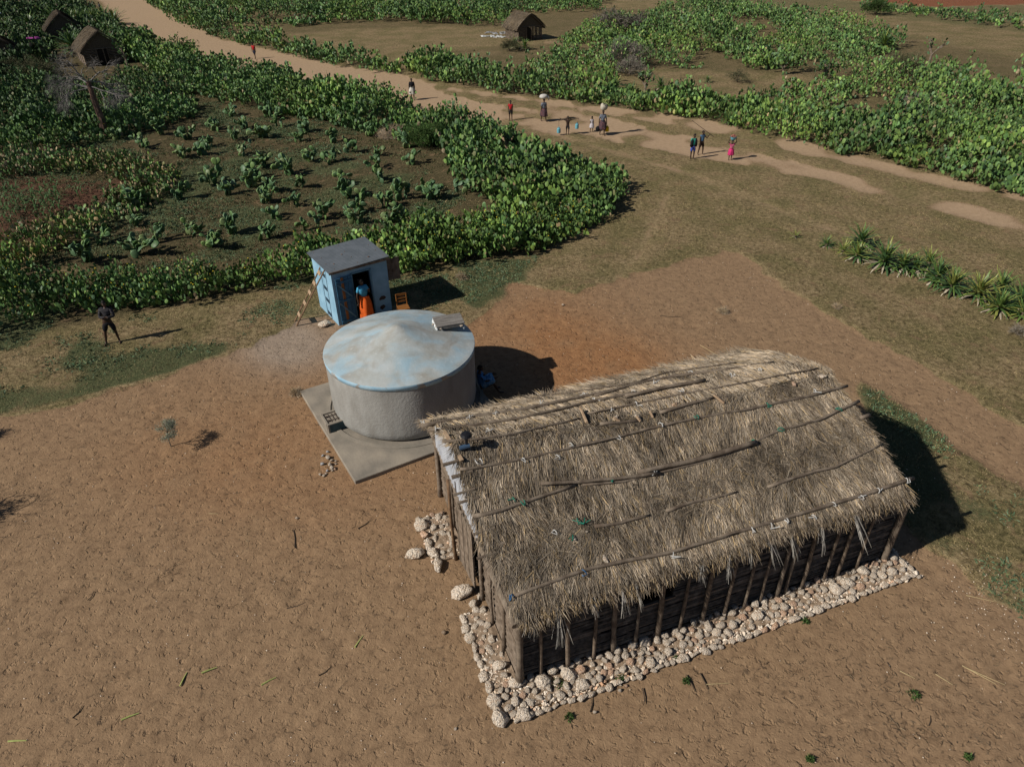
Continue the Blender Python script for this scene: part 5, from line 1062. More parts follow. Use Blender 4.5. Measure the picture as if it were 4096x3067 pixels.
# single reed pieces and sticks one can point at
M['reed'] = mat('fresh_reed', (.42, .46, .16), (.30, .36, .10), 20, .6); M['straw1'] = mat('dry_reed', (.50, .40, .22), (.38, .29, .15), 20, .7); M['twig'] = mat('dark_twig', (.09, .065, .045), (.05, .036, .026), 20, .85)
def stick(pts, r, m, name, label, cat, group=None, z=.02):
    P = [G(x, y, z) for x, y in pts]; o_ = P[0].copy(); o = MB().tube([p - o_ for p in P], r, 5, .1).obj(name, M[m]); o.location = o_; return setp(o, label=label, category=cat, group=group)
for a, b, lab in [((32, 2963), (106, 2960), 'pale green reed piece at the lower left edge of the picture'), ((485, 2877), (556, 2850), 'green reed piece lowest but one, left of the twig drifts'), ((720, 2742), (748, 2687), 'short upright green reed piece, leftmost of the middle pair'), ((806, 2690), (868, 2667), 'green reed piece right of the upright one'), ((1045, 2738), (1104, 2707), 'bright green reed piece between the two upright ones'), ((1420, 2587), (1453, 2540), 'green reed piece nearest the stone bed'), ((1210, 2108), (1213, 2108), ''), ((2018, 2103), (2060, 2093), '')][:6]:
    stick([a, ((a[0] + b[0]) / 2, (a[1] + b[1]) / 2 - 1), b], [.016, .014, .008], 'reed', 'reed_piece', lab, 'reed', 'green reed pieces on the sand')
for a, b, lab in [((1147, 2432), (1222, 2408), 'dark forked stick left of the door boulder'), ((1275, 2700), (1322, 2667), 'thin brown stick left of the stone bed'), ((1180, 2190), (1172, 2110), 'long dark twig below the white pitted stone'), ((1432, 2112), (1488, 2072), 'thin stick below the slab corner'), ((2570, 2750), (2577, 2815), 'dark curved stick in front of the stone bed'), ((2745, 2697), (2780, 2765), 'bundle of grey sticks right of the dark curved stick'), ((2800, 2690), (2830, 2755), 'long dark stalk beside the bundle of grey sticks'), ((2360, 2845), (2368, 2785), 'thin upright stick by the lone white stone'), ((2640, 1262), (2725, 1267), 'dark branch lying on the bare sand beyond the cistern shadow'), ((3715, 2900), (3722, 2860), 'short dark stick at the right bottom'), ((290, 2870), (330, 2820), 'dark stick at the lower left'), ((350, 2400), (376, 2364), 'dark stick on the open sand left of the middle')]:
    stick([a, ((a[0] + b[0]) / 2 + 4, (a[1] + b[1]) / 2 + 3), b], [.012, .011, .006], 'twig', 'dry_stick', lab, 'stick', 'dry sticks on the sand')
for a, b, lab in [((3848, 2660), (3985, 2735), 'long straw stalk at the lower right'), ((3862, 2668), (4020, 2738), 'second straw stalk beside the long one at the lower right'), ((3600, 2682), (3660, 2712), 'single straw stalk left of the long pair'), ((3742, 2694), (3812, 2738), 'straw stalk just below the long pair'), ((2822, 2736), (2918, 2730), 'pale straw stalk by the bundle of grey sticks'), ((835, 2053), (872, 2054), 'short pale reed on the sand left of the twig shrub'), ((2800, 1380), (2870, 1420), 'straw stalk on the sand above the hut roof'), ((3865, 2380), (3975, 2404), 'straw stalk on the sand near the green patch at the right'), ((2880, 2740), (2905, 2748), '')][:8]:
    stick([a, ((a[0] + b[0]) / 2, (a[1] + b[1]) / 2), b], [.008, .007, .004], 'straw1', 'straw_stalk', lab, 'straw', 'straw stalks on the sand')

# ------------------------------------------------------------------ bushes, trees, heaps
def twig_ball(name_obj, n, r, cols, wid, ln, parent, up=.3, name='foliage', seed=1, flat=.75):
    g = np.random.default_rng(seed); d = g.normal(0, 1, (n, 3)); d /= np.linalg.norm(d, axis=1)[:, None]; d[:, 2] = abs(d[:, 2]); rad = r * g.uniform(.25, 1, n) ** .6
    lob = 1 + .35 * np.sin(d[:, 0] * 5 + seed) * np.cos(d[:, 1] * 4 + seed * 2)
    P = d * (rad * lob)[:, None]; P[:, 2] = P[:, 2] * flat + up * r
    D = d + g.normal(0, .7, (n, 3)); D /= np.linalg.norm(D, axis=1)[:, None]; N_ = np.cross(D, g.normal(0, 1, (n, 3))); N_ /= np.linalg.norm(N_, axis=1)[:, None]
    col = cols[g.integers(0, len(cols), n)] * g.uniform(.6, 1.25, (n, 1))
    o = ribbons(P, D, N_, g.uniform(*ln, n), np.full(n, wid) * g.uniform(.6, 1.4, n), col, name, M['grass'], parent); o['kind'] = 'stuff'; return o
GRY = np.array([(.22, .20, .17), (.17, .155, .13), (.27, .24, .20), (.12, .11, .09)]); GGR = np.array([(.13, .14, .075), (.10, .11, .055), (.17, .16, .09)]); GRN = np.array([(.05, .10, .028), (.07, .13, .035), (.04, .075, .024), (.09, .14, .04)])
def bush(px, py, r, cols, label, seed, n=900, wid=.02, ln=(.1, .3), trunk=True, cat='bush', name='bush'):
    t = thing(name, label, cat, G(px, py)); twig_ball(name, n, r, cols, wid, ln, t, seed=seed)
    mb = MB(); g = random.Random(seed)
    for i in range(7): a = g.uniform(0, 6.28); mb.tube([(0, 0, 0), (math.cos(a) * r * .3, math.sin(a) * r * .3, r * .4), (math.cos(a) * r * .7, math.sin(a) * r * .7, r * .8)], [.03 * r + .01, .02 * r, .008], 5)
    mb.obj('branches', M['wood_grey'], t); return t
bush(2500, 262, 2.0, GRY, 'large grey leafless bush in the middle of the upper thicket', 3, 2600, .03, (.2, .5)); bush(2515, 300, 1.3, GRY, 'brownish grey bush just below the large grey one', 4, 1200, .03, (.2, .45))
bush(2443, 128, 2.2, GRY * .85, 'dark grey bush behind the far hut to its right', 5, 1800, .04, (.25, .5)); bush(2552, 125, 1.7, GRY * .85, 'smaller dark grey bush right of its twin', 6, 1300, .04, (.25, .5))
bush(2702, 415, 1.25, GGR, 'round olive bush in the hedge above the two boys', 7, 2200, .018, (.12, .3)); bush(3600, 300, 1.7, GGR * .8, 'olive thorn bush under the bare tree in the upper right', 8, 1500, .03, (.2, .4))
bush(164, 330, 1.9, GGR * .9, 'feathery grey green bush left of the dead tree', 9, 3200, .02, (.2, .4)); bush(60, 300, 1.4, GGR * .7, 'small grey green bush at the left edge near the village', 19, 1400, .02, (.2, .4))
bush(756, 312, 1.3, GRN, 'dark feathery bush in the track hedge, left of a pair', 10, 2200, .022, (.14, .3)); bush(862, 318, 1.2, GRN, 'dark feathery bush in the track hedge, right of a pair', 11, 2200, .022, (.14, .3))
bush(1410, 405, 1.15, GRN, 'fresh green shrub in the track hedge below the first walker', 12, 2400, .02, (.12, .28)); bush(1475, 420, .9, GRN, 'small green shrub right beside the fresh green one', 13, 1600, .02, (.12, .28))
bush(1690, 585, 1.25, GRN * 1.1, 'broad fresh green bush beside the straw heap', 14, 4200, .02, (.10, .24)); bush(1760, 560, .9, GRN, 'green bush behind the broad one by the straw heap', 15, 2200, .02, (.10, .24))
bush(2040, 205, 1.0, GGR * .7, 'brown bush in front of the far hut corner', 16, 1000, .03, (.15, .35)); bush(3500, 60, 1.6, GRN * .6, 'dark round bush by the far green field', 17, 1200, .05, (.3, .5)); bush(2950, 330, .9, GGR * .7, 'small dark bush in the grassy gap of the upper thicket', 18, 800, .02, (.12, .3))
bush(3660, 440, 1.0, GRY * 1.2, 'pale wiry bush amid the cacti at the upper right', 20, 1200, .02, (.2, .4)); bush(4070, 1340, .35, GRY * 1.2, 'little silvery shrub at the right edge below the sisal row', 21, 500, .01, (.05, .12))
# straw heap
t = thing('straw_heap', 'round heap of brown straw lying against the hedge in the field', 'straw heap', G(1578, 545))
MB().ball((0, 0, -.02), (1.05, .8, .55), 16, 8).obj('core', M['thatch_body'], t)
g = np.random.default_rng(5); n = 3200; d = g.normal(0, 1, (n, 3)); d /= np.linalg.norm(d, axis=1)[:, None]; d[:, 2] = abs(d[:, 2]); P = d * np.array([1.08, .84, .58]); D = np.cross(d, g.normal(0, 1, (n, 3))) + d * .15; D[:, 0] *= 1.8; D /= np.linalg.norm(D, axis=1)[:, None]
o = ribbons(P, D, d, g.uniform(.25, .6, n), g.uniform(.012, .02, n), PAL[g.integers(0, 5, n)] * g.uniform(.6, 1.1, (n, 1)), 'straw', M['straw'], t); o['kind'] = 'stuff'
for (x, y, r, lab) in [(1186, 1575, .17, 'tangled ball of dry weed on the sand beside the slab'), (2890, 1250, .16, 'pale tuft of dry grass on the bare sand'), (3345, 1232, .12, 'dark tuft of dry weed at the edge of the bare sand'), (1845, 1115, .22, 'tan round tuft of dry weed in the herbs behind the chair')]:
    t = thing('dry_tuft', lab, 'dry tuft', G(x, y)); twig_ball('t', 420, r, PAL[[0, 1, 4]], .008, (.08, .2), t, seed=int(x), name='twigs', up=.1)
# leaning dead tree
def branchy(mb, p, d, L_, r, lv, g, spread_=.6, drop=0.0, maxlv=4, kids=(2, 3), tw=None):
    q = p + d * L_ * .5 + Vector((g.uniform(-1, 1), g.uniform(-1, 1), g.uniform(-1, 1))) * L_ * .07; e = p + d * L_
    mb.tube([p, q, e], [r, r * .8, r * .62], 5 if lv < 3 else 3, cap=False)
    if lv >= maxlv: return
    for _ in range(g.randint(*kids)):
        nd = (d + Vector((g.uniform(-1, 1), g.uniform(-1, 1), g.uniform(-.7, .6) - drop)) * spread_).normalized(); branchy(mb, p.lerp(e, g.uniform(.55, 1)), nd, L_ * g.uniform(.6, .85), r * .55, lv + 1, g, spread_, drop, maxlv, kids)
base = G(425, 547); top_ = at = None
t = thing('dead_tree', 'leaning dead tree with a bare red-brown trunk and grey twiggy crown', 'tree', base)
M['deadbark'] = mat('red_brown_bark', (.20, .12, .085), (.09, .06, .05), 4, .9, .7, 12); M['deadtwig'] = mat('grey_dead_twigs', (.25, .235, .225), (.15, .14, .13), 6, .9)
d_ = ray(352, 325); tt = base.y / d_[1]; tip = Vector((d_[0] * tt, d_[1] * tt, CAM_H + d_[2] * tt)) - base
MB().tube([(0, 0, -.1), tip * .35 + Vector((.05, 0, 0)), tip * .7, tip], [.27, .22, .19, .14], 9, .1).obj('trunk', M['deadbark'], t)
mb = MB(); g = random.Random(4)
for dd in [(-1, -.1, .25), (-.9, -.3, -.1), (-.6, .3, .3), (.5, .2, .4), (.7, -.2, -.2), (-.2, -.3, .6), (.2, .4, -.1), (-.8, .1, .1)]:
    branchy(mb, tip * g.uniform(.86, 1), Vector(dd).normalized(), 1.05, .05, 0, g, .85, .16, 5, (3, 4))
mb.obj('crown', M['deadtwig'], t)
# contorted bare cactus trunks
for i, (x, y, h, lab) in enumerate([(3712, 265, 2.6, 'bare contorted cactus tree with grey arms at the upper right'), (2588, 378, 2.0, 'thin cactus tree with a dark trunk at the edge of the track hedge'), (3135, 300, 1.5, 'grey forked cactus trunk left in the upper right clearing'), (3297, 318, 1.6, 'grey forked cactus trunk in the middle of the upper right clearing'), (3055, 240, 1.5, 'pale cactus trunk leaning at the left of the upper right thicket'), (3655, 350, 1.3, 'curved pale cactus trunk lying over the lower thicket'), (3840, 345, 1.5, 'grey twisted cactus trunk near the right edge'), (1830, 545, 2.0, 'twisted cactus trunk among the sisals left of the pale one'), (2030, 640, 1.9, 'pale twisted cactus trunk in the thicket tip'), (520, 275, 2.6, 'slanting cactus tree by the sandy clearing near the village'), (1360, 400, 1.4, 'grey gnarled cactus trunk in the track hedge')]):
    t = thing('cactus_tree', lab, 'cactus tree', G(x, y)); mb = MB(); g = random.Random(30 + i); ends = []
    def grow(p, d, L_, r, lv):
        e = p + d * L_; mb.tube([p, p.lerp(e, .5) + Vector((g.uniform(-1, 1), g.uniform(-1, 1), 0)) * L_ * .15, e], [r, r * .8, r * .75], 7, .15)
        if lv == 3: ends.append(e); return
        for _ in range(2 if lv else 3): nd = (d + Vector((g.uniform(-1.1, 1.1), g.uniform(-1.1, 1.1), g.uniform(-.2, .5)))).normalized(); grow(e, nd, L_ * .72, r * .66, lv + 1); ends.append(e)
    grow(Vector((0, 0, -.05)), Vector((g.uniform(-.25, .25), 0, 1)).normalized(), h * .36, .13, 0)
    mb.obj('trunk', M['wood_grey'] if i != 8 else M['board'], t)
    k = 26 if i in (0,) else 60; E_ = np.array([tuple(g.choice(ends)) for _ in range(k)]) + rng.normal(0, .12, (k, 3)); colr = GREENS[rng.integers(0, 5, k)] * rng.uniform(.8, 1.3, (k, 1))
    v, f, c = pad_cloud(E_, rng.uniform(.22, .36, k), rng.uniform(0, 6.28, k), rng.normal(0, .6, k), rng.normal(0, .6, k), colr, '', '', rim=7); o = link('pads', np_mesh('pads', v, f, M['hedge'], c), t); o['kind'] = 'stuff'
# two thorn trees just left of the picture whose shade reaches into it
for (x, y, h, lab) in [(-20, 2050, 2.6, 'small thorn tree just outside the left edge, casting a shadow into view'), (-30, 1745, 1.3, 'low thorn bush just outside the left edge by the grass')]:
    sh_ = G(x, y) - Vector((math.cos(SUN_AZ), math.sin(SUN_AZ), 0)) * h * .8 / math.tan(SUN_EL); t = thing('thorn_tree', lab, 'thorn tree', sh_); g = random.Random(int(h * 10)); mb = MB(); ends = []
    for dd in [(-.5, .2, 1), (.5, .1, 1), (.1, -.5, 1), (-.1, .5, 1.2)]: branchy(mb, Vector((0, 0, h * .35)), Vector(dd).normalized(), h * .3, .03, 0, g, .8, 0, 4)
    mb.tube([(0, 0, 0), (0, 0, h * .4)], [.06, .05], 6); mb.obj('trunk', M['wood_grey'], t); o = twig_ball('f', 500, h * .26, GGR, .03, (.08, .2), t, seed=5, up=2.6)
# small thorn shrub on the sand with white-grey leaves, and weeds
t = thing('thorn_shrub', 'small pale thorny shrub standing alone on the bare sand', 'shrub', G(684, 1786)); mb = MB(); g = random.Random(8); ends = []
def grow(p, d, L_, r, lv):
    e = p + d * L_; mb.tube([p, p.lerp(e, .5) + Vector((g.uniform(-1, 1), g.uniform(-1, 1), 0)) * L_ * .1, e], [r, r * .8, r * .6], 5, .1, cap=False)
    ends.append(e)
    if lv < 4:
        for _ in range(2 + (lv < 3)): grow(p.lerp(e, g.uniform(.6, 1)), (d + Vector((g.uniform(-.9, .9), g.uniform(-.9, .9), g.uniform(-.3, .25)))).normalized(), L_ * .66, r * .6, lv + 1)
grow(Vector((0, 0, 0)), Vector((0, 0, 1)), .42, .02, 0); mb.obj('stem', M['wood_grey'], t)
E_ = np.array([tuple(e) for e in ends if e.z > .3]); k = 1500; P = E_[rng.integers(0, len(E_), k)] + rng.normal(0, .045, (k, 3)); D = rng.normal(0, 1, (k, 3)); D /= np.linalg.norm(D, axis=1)[:, None]; N_ = np.cross(D, rng.normal(0, 1, (k, 3))); N_ /= np.linalg.norm(N_, axis=1)[:, None]
o = ribbons(P, D, N_, rng.uniform(.03, .06, k), np.full(k, .014), np.array([(.27, .30, .22), (.20, .23, .15), (.33, .34, .28)])[rng.integers(0, 3, k)], 'foliage', M['grass'], t); o['kind'] = 'stuff'
for i, (x, y, r, lab) in enumerate([(2235, 2740, .15, 'fresh green weed growing out of the front of the stone bed'), (2482, 2715, .10, 'small green weed by the three spilled stones'), (2276, 2868, .09, 'green weed in the sand before the stone bed'), (2745, 2725, .08, 'green sprig among the grey sticks'), (3220, 2485, .08, 'tiny green weed by the right part of the kerb'), (2705, 2635, .07, 'tiny green weed at the middle of the kerb'), (3655, 2780, .13, 'blue green weed on the sand at the lower right'), (3240, 3035, .07, 'bright green sprig at the bottom edge'), (3870, 3030, .08, 'pale green sprig at the lower right corner')]):
    t = thing('weed', lab, 'weed', G(x, y)); twig_ball('w', 90, r * .8, GRN * .9, .02, (.03, .07), t, seed=i + 50, name='leaves', up=.15)
# maize plants
def maize_(px, py, h, lab, seed):
    g = random.Random(seed); t = thing('maize_plant', lab, 'maize', G(px, py), 0, 'young maize plants in the red soil plot'); MB().tube([(0, 0, 0), (0, 0, h)], [.02, .01], 5).obj('stalk', M['leaf_g'], t)
    for i in range(9):
        a = i * 2.6; z = h * (.15 + .09 * i); c, s_ = math.cos(a), math.sin(a); L_ = h * g.uniform(.4, .6); w_ = .035
        V = [(0, 0, z), (c * L_ * .4 - s_ * w_, s_ * L_ * .4 + c * w_, z + L_ * .35), (c * L_ * .4 + s_ * w_, s_ * L_ * .4 - c * w_, z + L_ * .35), (c * L_ * .8 - s_ * w_ * .7, s_ * L_ * .8 + c * w_ * .7, z + L_ * .3), (c * L_ * .8 + s_ * w_ * .7, s_ * L_ * .8 - c * w_ * .7, z + L_ * .3), (c * L_ * 1.1, s_ * L_ * 1.1, z + .02)]
        MB().add(V, [(0, 2, 1), (1, 2, 4, 3), (3, 4, 5)]).obj('leaf', M['leaf_g'], t)
M['leaf_g'] = mat('maize_leaf', (.085, .17, .055), (.05, .11, .035), 8, .6, trans=.15)
mz = [(30, 770), (60, 800), (68, 860), (30, 880), (55, 905), (110, 850), (140, 780), (150, 830), (155, 850), (190, 830), (185, 870), (230, 790), (235, 770), (225, 840), (240, 815), (205, 805), (20, 830), (45, 850), (80, 830), (12, 900), (175, 795), (215, 870), (250, 850), (95, 815), (320, 790), (330, 770)]
mz.sort(key=lambda p: -p[1]); mrow = [mz[i:i + 7] for i in range(0, len(mz), 7)]
for ri, row in enumerate(mrow):
    row.sort()
    for ci, (x, y) in enumerate(row): maize_(x, y + 8, random.uniform(.7, 1.25), 'young maize plant, %s from the left in the %s row up in the red plot' % (ordn[ci], ordn[ri]), ri * 10 + ci)

# ------------------------------------------------------------------ small huts and the stake fence of the village
def small_hut(loc, W, L_, h, rh, rz, label, seed, tone=1.0, door=True, n=5000):
    g = np.random.default_rng(seed); t = thing('thatched_hut', label, 'hut', loc, rz)
    th = MB(); e = .30
    def sect(y):  # curved roof section
        return [(-e, y, h - .18), (W * .18, y, h + (rh - h) * .48), (W * .5, y, rh), (W * .82, y, h + (rh - h) * .48), (W + e, y, h - .18)]
    rows = [sect(y) for y in np.linspace(-.25, L_ + .25, 6)]; V = [p for r in rows for p in r]; V += [(x, y, z - .15) for x, y, z in V]; o = 30; F = []
    for j in range(5):
        for i in range(4): a = j * 5 + i; F += [(a, a + 1, a + 6, a + 5), (o + a, o + a + 5, o + a + 6, o + a + 1)]
    for i in range(4): F += [(i + 1, i, o + i, o + i + 1), (25 + i, 26 + i, o + 26 + i, o + 25 + i)]
    for j in range(5): F += [(j * 5, j * 5 + 5, o + j * 5 + 5, o + j * 5), (j * 5 + 9, j * 5 + 4, o + j * 5 + 4, o + j * 5 + 9)]
    MB().add(V, F).obj('roof', M['thatch_body'], t)
    s_ = g.uniform(-1, 1, n); y = g.uniform(-.3, L_ + .25, n); zf = lambda s: rh - (rh - h) * (abs(s) ** 1.25) - .18 * (abs(s) > .98); x = W / 2 + s_ * (W / 2 + e)
    P = np.stack([x, y, zf(s_) + .03], 1); D = np.stack([np.sign(s_) * (W / 2 + e), g.normal(0, .3, n), -(rh - h + .1) * (.5 + abs(s_))], 1); D /= np.linalg.norm(D, axis=1)[:, None]
    N_ = np.stack([np.sign(s_) * .5, g.normal(0, .3, n), np.ones(n)], 1); N_ -= D * (N_ * D).sum(1)[:, None]; N_ /= np.linalg.norm(N_, axis=1)[:, None]
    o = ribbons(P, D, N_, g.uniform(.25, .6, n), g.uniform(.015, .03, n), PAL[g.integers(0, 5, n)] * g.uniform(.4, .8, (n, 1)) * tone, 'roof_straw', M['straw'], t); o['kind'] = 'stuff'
    k = 11
    for i in range(k):
        z = .08 + i * (h - .1) / (k - 1)
        MB().tube([(0, -.02, z), (0, L_, z + .02)], .045, 5, .1).obj('wall_stick', M['wood_stick2'], t)
        MB().tube([(0, 0, z), (W * .34 if door and z < h * .95 else W, 0, z)], .045, 5, .1).obj('wall_stick', M['wood_stick2'], t)
        if door: MB().tube([(W * .62, 0, z), (W, 0, z)], .045, 5, .1).obj('wall_stick', M['wood_stick2'], t)
        MB().tube([(W, 0, z), (W, L_, z)], .045, 5, .1).obj('wall_stick', M['wood_stick2'], t)
    MB().add([(0, 0, h), (W, 0, h), (W / 2, 0, rh - .15), (0, .05, h), (W, .05, h), (W / 2, .05, rh - .15)], [(0, 1, 2), (5, 4, 3)]).obj('gable', M['thatch_body'], t)
    MB().box((W / 2, L_ - .05, h / 2), (W - .1, .05, h)).obj('back_wall', M['wood_stick'], t)
    if door: MB().box((W * .48, .06, h * .47), (W * .26, .03, h * .9)).obj('door', M['dark'], t)  # near-black panel filling the doorway, shade within painted as colour
    for x, y in [(0, 0), (0, L_ * .33), (0, L_ * .66), (0, L_), (W, 0), (W * .34, -.05), (W * .62, -.05), (W, L_), (W * .5, -.3)]: MB().tube([(x - .04, y - .06, 0), (x - .03, y - .06, h)], .05, 6, .1).obj('post', M['wood_pole'], t)
    return t
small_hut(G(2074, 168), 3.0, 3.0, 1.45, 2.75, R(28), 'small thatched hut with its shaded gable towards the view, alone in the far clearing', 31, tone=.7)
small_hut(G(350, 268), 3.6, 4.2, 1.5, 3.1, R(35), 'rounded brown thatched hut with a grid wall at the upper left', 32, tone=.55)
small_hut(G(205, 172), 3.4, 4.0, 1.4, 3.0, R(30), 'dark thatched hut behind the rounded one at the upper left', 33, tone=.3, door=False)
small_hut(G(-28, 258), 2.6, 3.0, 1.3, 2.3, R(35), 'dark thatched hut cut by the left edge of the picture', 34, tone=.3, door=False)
fe = thing('stake_fence', 'palisade of pale upright stakes behind the village at the upper left corner', 'fence', G(60, 44)); M['stake'] = mat('pale_stake', (.26, .22, .18), (.15, .12, .10), 4, .9)
a, b = G(60, 44) - G(60, 44), G(330, 30) - G(60, 44)
for i in range(64):
    p = a.lerp(b, i / 63) + Vector((0, random.uniform(-.15, .15), 0)); h = random.uniform(1.7, 2.5); MB().tube([p, p + Vector((random.uniform(-.2, .2), 0, h))], [.09, .06], 5, .1).obj('stake', M['stake'], fe)
for z in (.7, 1.5): MB().tube([a + Vector((0, 0, z)), b + Vector((0, 0, z))], .05, 5).obj('rail', M['stake'], fe)
cloth('purple', (.30, .06, .24)); cloth('greywhite', (.50, .47, .50))
def drape(px, py, z, sx2, sy2, m, name, label, cat, seed=0):
    V = []; F = []; n = 9
    for i in range(n):
        for j in range(n): x, y = (i / (n - 1) - .5) * sx2, (j / (n - 1) - .5) * sy2; V.append((x, y, .18 * mnoise.noise(Vector((x * 2 + seed, y * 2, 0))) - .25 * (x * x / (sx2 * sx2) + y * y / (sy2 * sy2))))
    for i in range(n - 1):
        for j in range(n - 1): a_ = i * n + j; F.append((a_, a_ + n, a_ + n + 1, a_ + 1))
    o = MB().add(V, F).obj(name, m, None, smooth=True); o.location = G(px, py, z); md = o.modifiers.new('t', 'SOLIDIFY'); md.thickness = .02; return setp(o, label=label, category=cat)
drape(130, 150, 1.5, 1.3, 1.0, M['purple'], 'cloth', 'purple and white cloth spread over a bush in the village to dry', 'cloth'); drape(150, 156, 1.3, .6, .6, M['greywhite'], 'cloth', 'small pale cloth at the corner of the purple one', 'cloth', 3)
for i, (x, y, s_, lab) in enumerate([(1985, 132, .5, 'pile of grey debris left of the far hut'), (2010, 137, .45, 'whitish debris nearest the far hut'), (1960, 147, .4, 'long pale rag pile on the ground of the far clearing'), (1995, 150, .35, 'small pale heap in front of the grey debris')]):
    t = thing('debris_pile', lab, 'debris', G(x, y)); mb = MB()
    for k in range(14): mb.box((random.uniform(-1.2, 1.2) * s_ * 2, random.uniform(-.4, .4), .05), (random.uniform(.1, .5), random.uniform(.1, .3), random.uniform(.04, .15)), Matrix.Rotation(random.uniform(0, 3), 3, 'Z'))
    mb.obj('pieces', M['stone_grey'] if i < 2 else M['whitewash'], t)

# ------------------------------------------------------------------ people
def skin_obj(name, joints, edges, m, parent, root=0, sub=1):
    me = bpy.data.meshes.new(name); me.from_pydata([tuple(j[0]) for j in joints], edges, []); me.materials.append(m)
    o = link(name, me, parent); sk = o.modifiers.new('skin', 'SKIN'); sk.use_smooth_shade = True
    if not me.skin_vertices: me.skin_vertices.new()
    for i, j in enumerate(joints):
        d = me.skin_vertices[0].data[i]; r = j[1]; d.radius = r if hasattr(r, '__len__') else (r, r); d.use_root = (i == root)
    s_ = o.modifiers.new('sub', 'SUBSURF'); s_.levels = sub; s_.render_levels = sub
    return o
def bake(o):
    dg = bpy.context.evaluated_depsgraph_get(); ev = o.evaluated_get(dg); me = bpy.data.meshes.new_from_object(ev, depsgraph=dg); me.name = o.name
    o.modifiers.clear(); o.data = me; return o
def dvec(v): v = Vector(v); return v.normalized()
def person(px, py, h, face, label, top_=None, bottom=None, sleeves=.5, legs='short', armL=None, armR=None, legL=None, legR=None, lean=(0, 0), seat=None, hair='short', headturn=0, child=0.0, z=0.0, loc=None, fingers=True, top_len=.5, hem=.26, extra=None):
    """face = heading in degrees (0 = looking towards +Y, away from the camera)"""
    P0 = loc if loc is not None else G(px, py, z); t = thing('person', label, 'person', P0, R(face), 'people walking or standing on the track' if py < 700 and px > 900 else None)
    H = h; hd = 1 + .28 * child; w_ = 1 - .08 * child
    pz = .53 if seat is None else seat / H
    lx, ly = lean
    pel = Vector((0, 0, pz)); spn = pel + Vector((lx * .3, ly * .3, .10)); chs = pel + Vector((lx * .7, ly * .7, .215)); nk = pel + Vector((lx, ly, .295)); hb = nk + Vector((0, .01, .045))
    J = [(pel, (.072, .058)), (spn, (.062, .05)), (chs, (.078, .055)), (nk, .030), (hb, .030)]; E_ = [(0, 1), (1, 2), (2, 3), (3, 4)]
    def add(par, p, r): J.append((p, r)); E_.append((par, len(J) - 1)); return len(J) - 1
    aL = armL or ((-.16, .0, -1), (-.05, .12, -1)); aR = armR or ((.16, .0, -1), (.05, .12, -1)); gL = legL or ((-.04, .02, -1), (0, -.02, -1)); gR = legR or ((.04, .02, -1), (0, -.02, -1))
    tips = {}
    for s_, (u_, f_), nm in ((-1, aL, 'L'), (1, aR, 'R')):
        sh_ = chs + Vector((s_ * .095 * w_, 0, .045)); i = add(2, sh_, .034); el = sh_ + dvec(u_) * .165; i = add(i, el, .024); wr = el + dvec(f_) * .145; i = add(i, wr, .017)
        d = dvec(f_); side = d.cross(Vector((0, 1, 0)));
        if side.length < .2: side = d.cross(Vector((1, 0, 0)))
        side.normalize(); pm = wr + d * .045; i = add(i, pm, (.022, .013))
        nrm_ = d.cross(side).normalized()
        if fingers:
            for q, (off, ln_) in enumerate([(-.018, .038), (-.006, .045), (.006, .042), (.018, .034)]):
                b_ = pm + side * off + d * .012; k = add(i, b_, .0062); k = add(k, b_ + d * ln_ * .55 + nrm_ * .004, .0055); add(k, b_ + d * ln_ * .95 + nrm_ * .014, .0048)
            k = add(i, pm + side * .024 - d * .012, .0072); add(k, pm + side * .040 + d * .012, .006)
        else: add(i, pm + d * .04, (.016, .009))
        tips[nm] = (sh_, el, wr, pm + d * .03)
    for s_, (u_, f_), nm in ((-1, gL, 'l'), (1, gR, 'r')):
        hp = pel + Vector((s_ * .052, 0, -.02)); i = add(0, hp, .052); kn = hp + dvec(u_) * .235; i = add(i, kn, .034); an = kn + dvec(f_) * .235; i = add(i, an, .020)
        ft = an + Vector((s_ * .01, .025, -.022)); i = add(i, ft, (.022, .018)); add(i, ft + Vector((s_ * .012, .085, -.008)), (.022, .012)); tips[nm] = (hp, kn, an, ft)
    if seat is None:
        lo_ = min(tips['l'][3].z, tips['r'][3].z) - .018; dz = -lo_
        J = [(j + Vector((0, 0, dz)), r) for j, r in J]; nk = nk + Vector((0, 0, dz)); hb = hb + Vector((0, 0, dz)); pel = pel + Vector((0, 0, dz)); spn = spn + Vector((0, 0, dz)); chs = chs + Vector((0, 0, dz))
        for k in tips: tips[k] = tuple(v + Vector((0, 0, dz)) for v in tips[k])
    S_ = lambda v: v * H
    body = skin_obj('body', [(S_(j), (tuple(x * H for x in r) if hasattr(r, '__len__') else r * H)) for j, r in J], E_, M['skin'], t); bake(body)
    # head with a face, joined to the body mesh
    hq = Matrix.Rotation(R(headturn), 3, 'Z'); hc = S_(hb + Vector((0, .012, .050 * hd))); k = H * hd; mb = MB()
    mb.ball(hc, (.043 * k, .052 * k, .064 * k), 14, 10, hq)
    jw = lambda x, y, z_: hc + hq @ Vector((x * k, y * k, z_ * k))
    mb.ball(jw(0, .012, -.030), (.033 * k, .038 * k, .036 * k), 10, 7, hq); mb.add([jw(-.009, .048, -.012), jw(.009, .048, -.012), jw(0, .066, -.012), jw(0, .050, .014)], [(0, 1, 2), (1, 3, 2), (3, 0, 2)])
    for s_ in (-1, 1): mb.ball(jw(s_ * .044, 0, -.004), (.006 * k, .012 * k, .016 * k), 6, 4, hq)
    mb.cur = 1
    for s_ in (-1, 1): mb.ball(jw(s_ * .017, .047, .004), (.0075 * k, .005 * k, .0048 * k), 7, 5, hq)
    mb.cur = 2
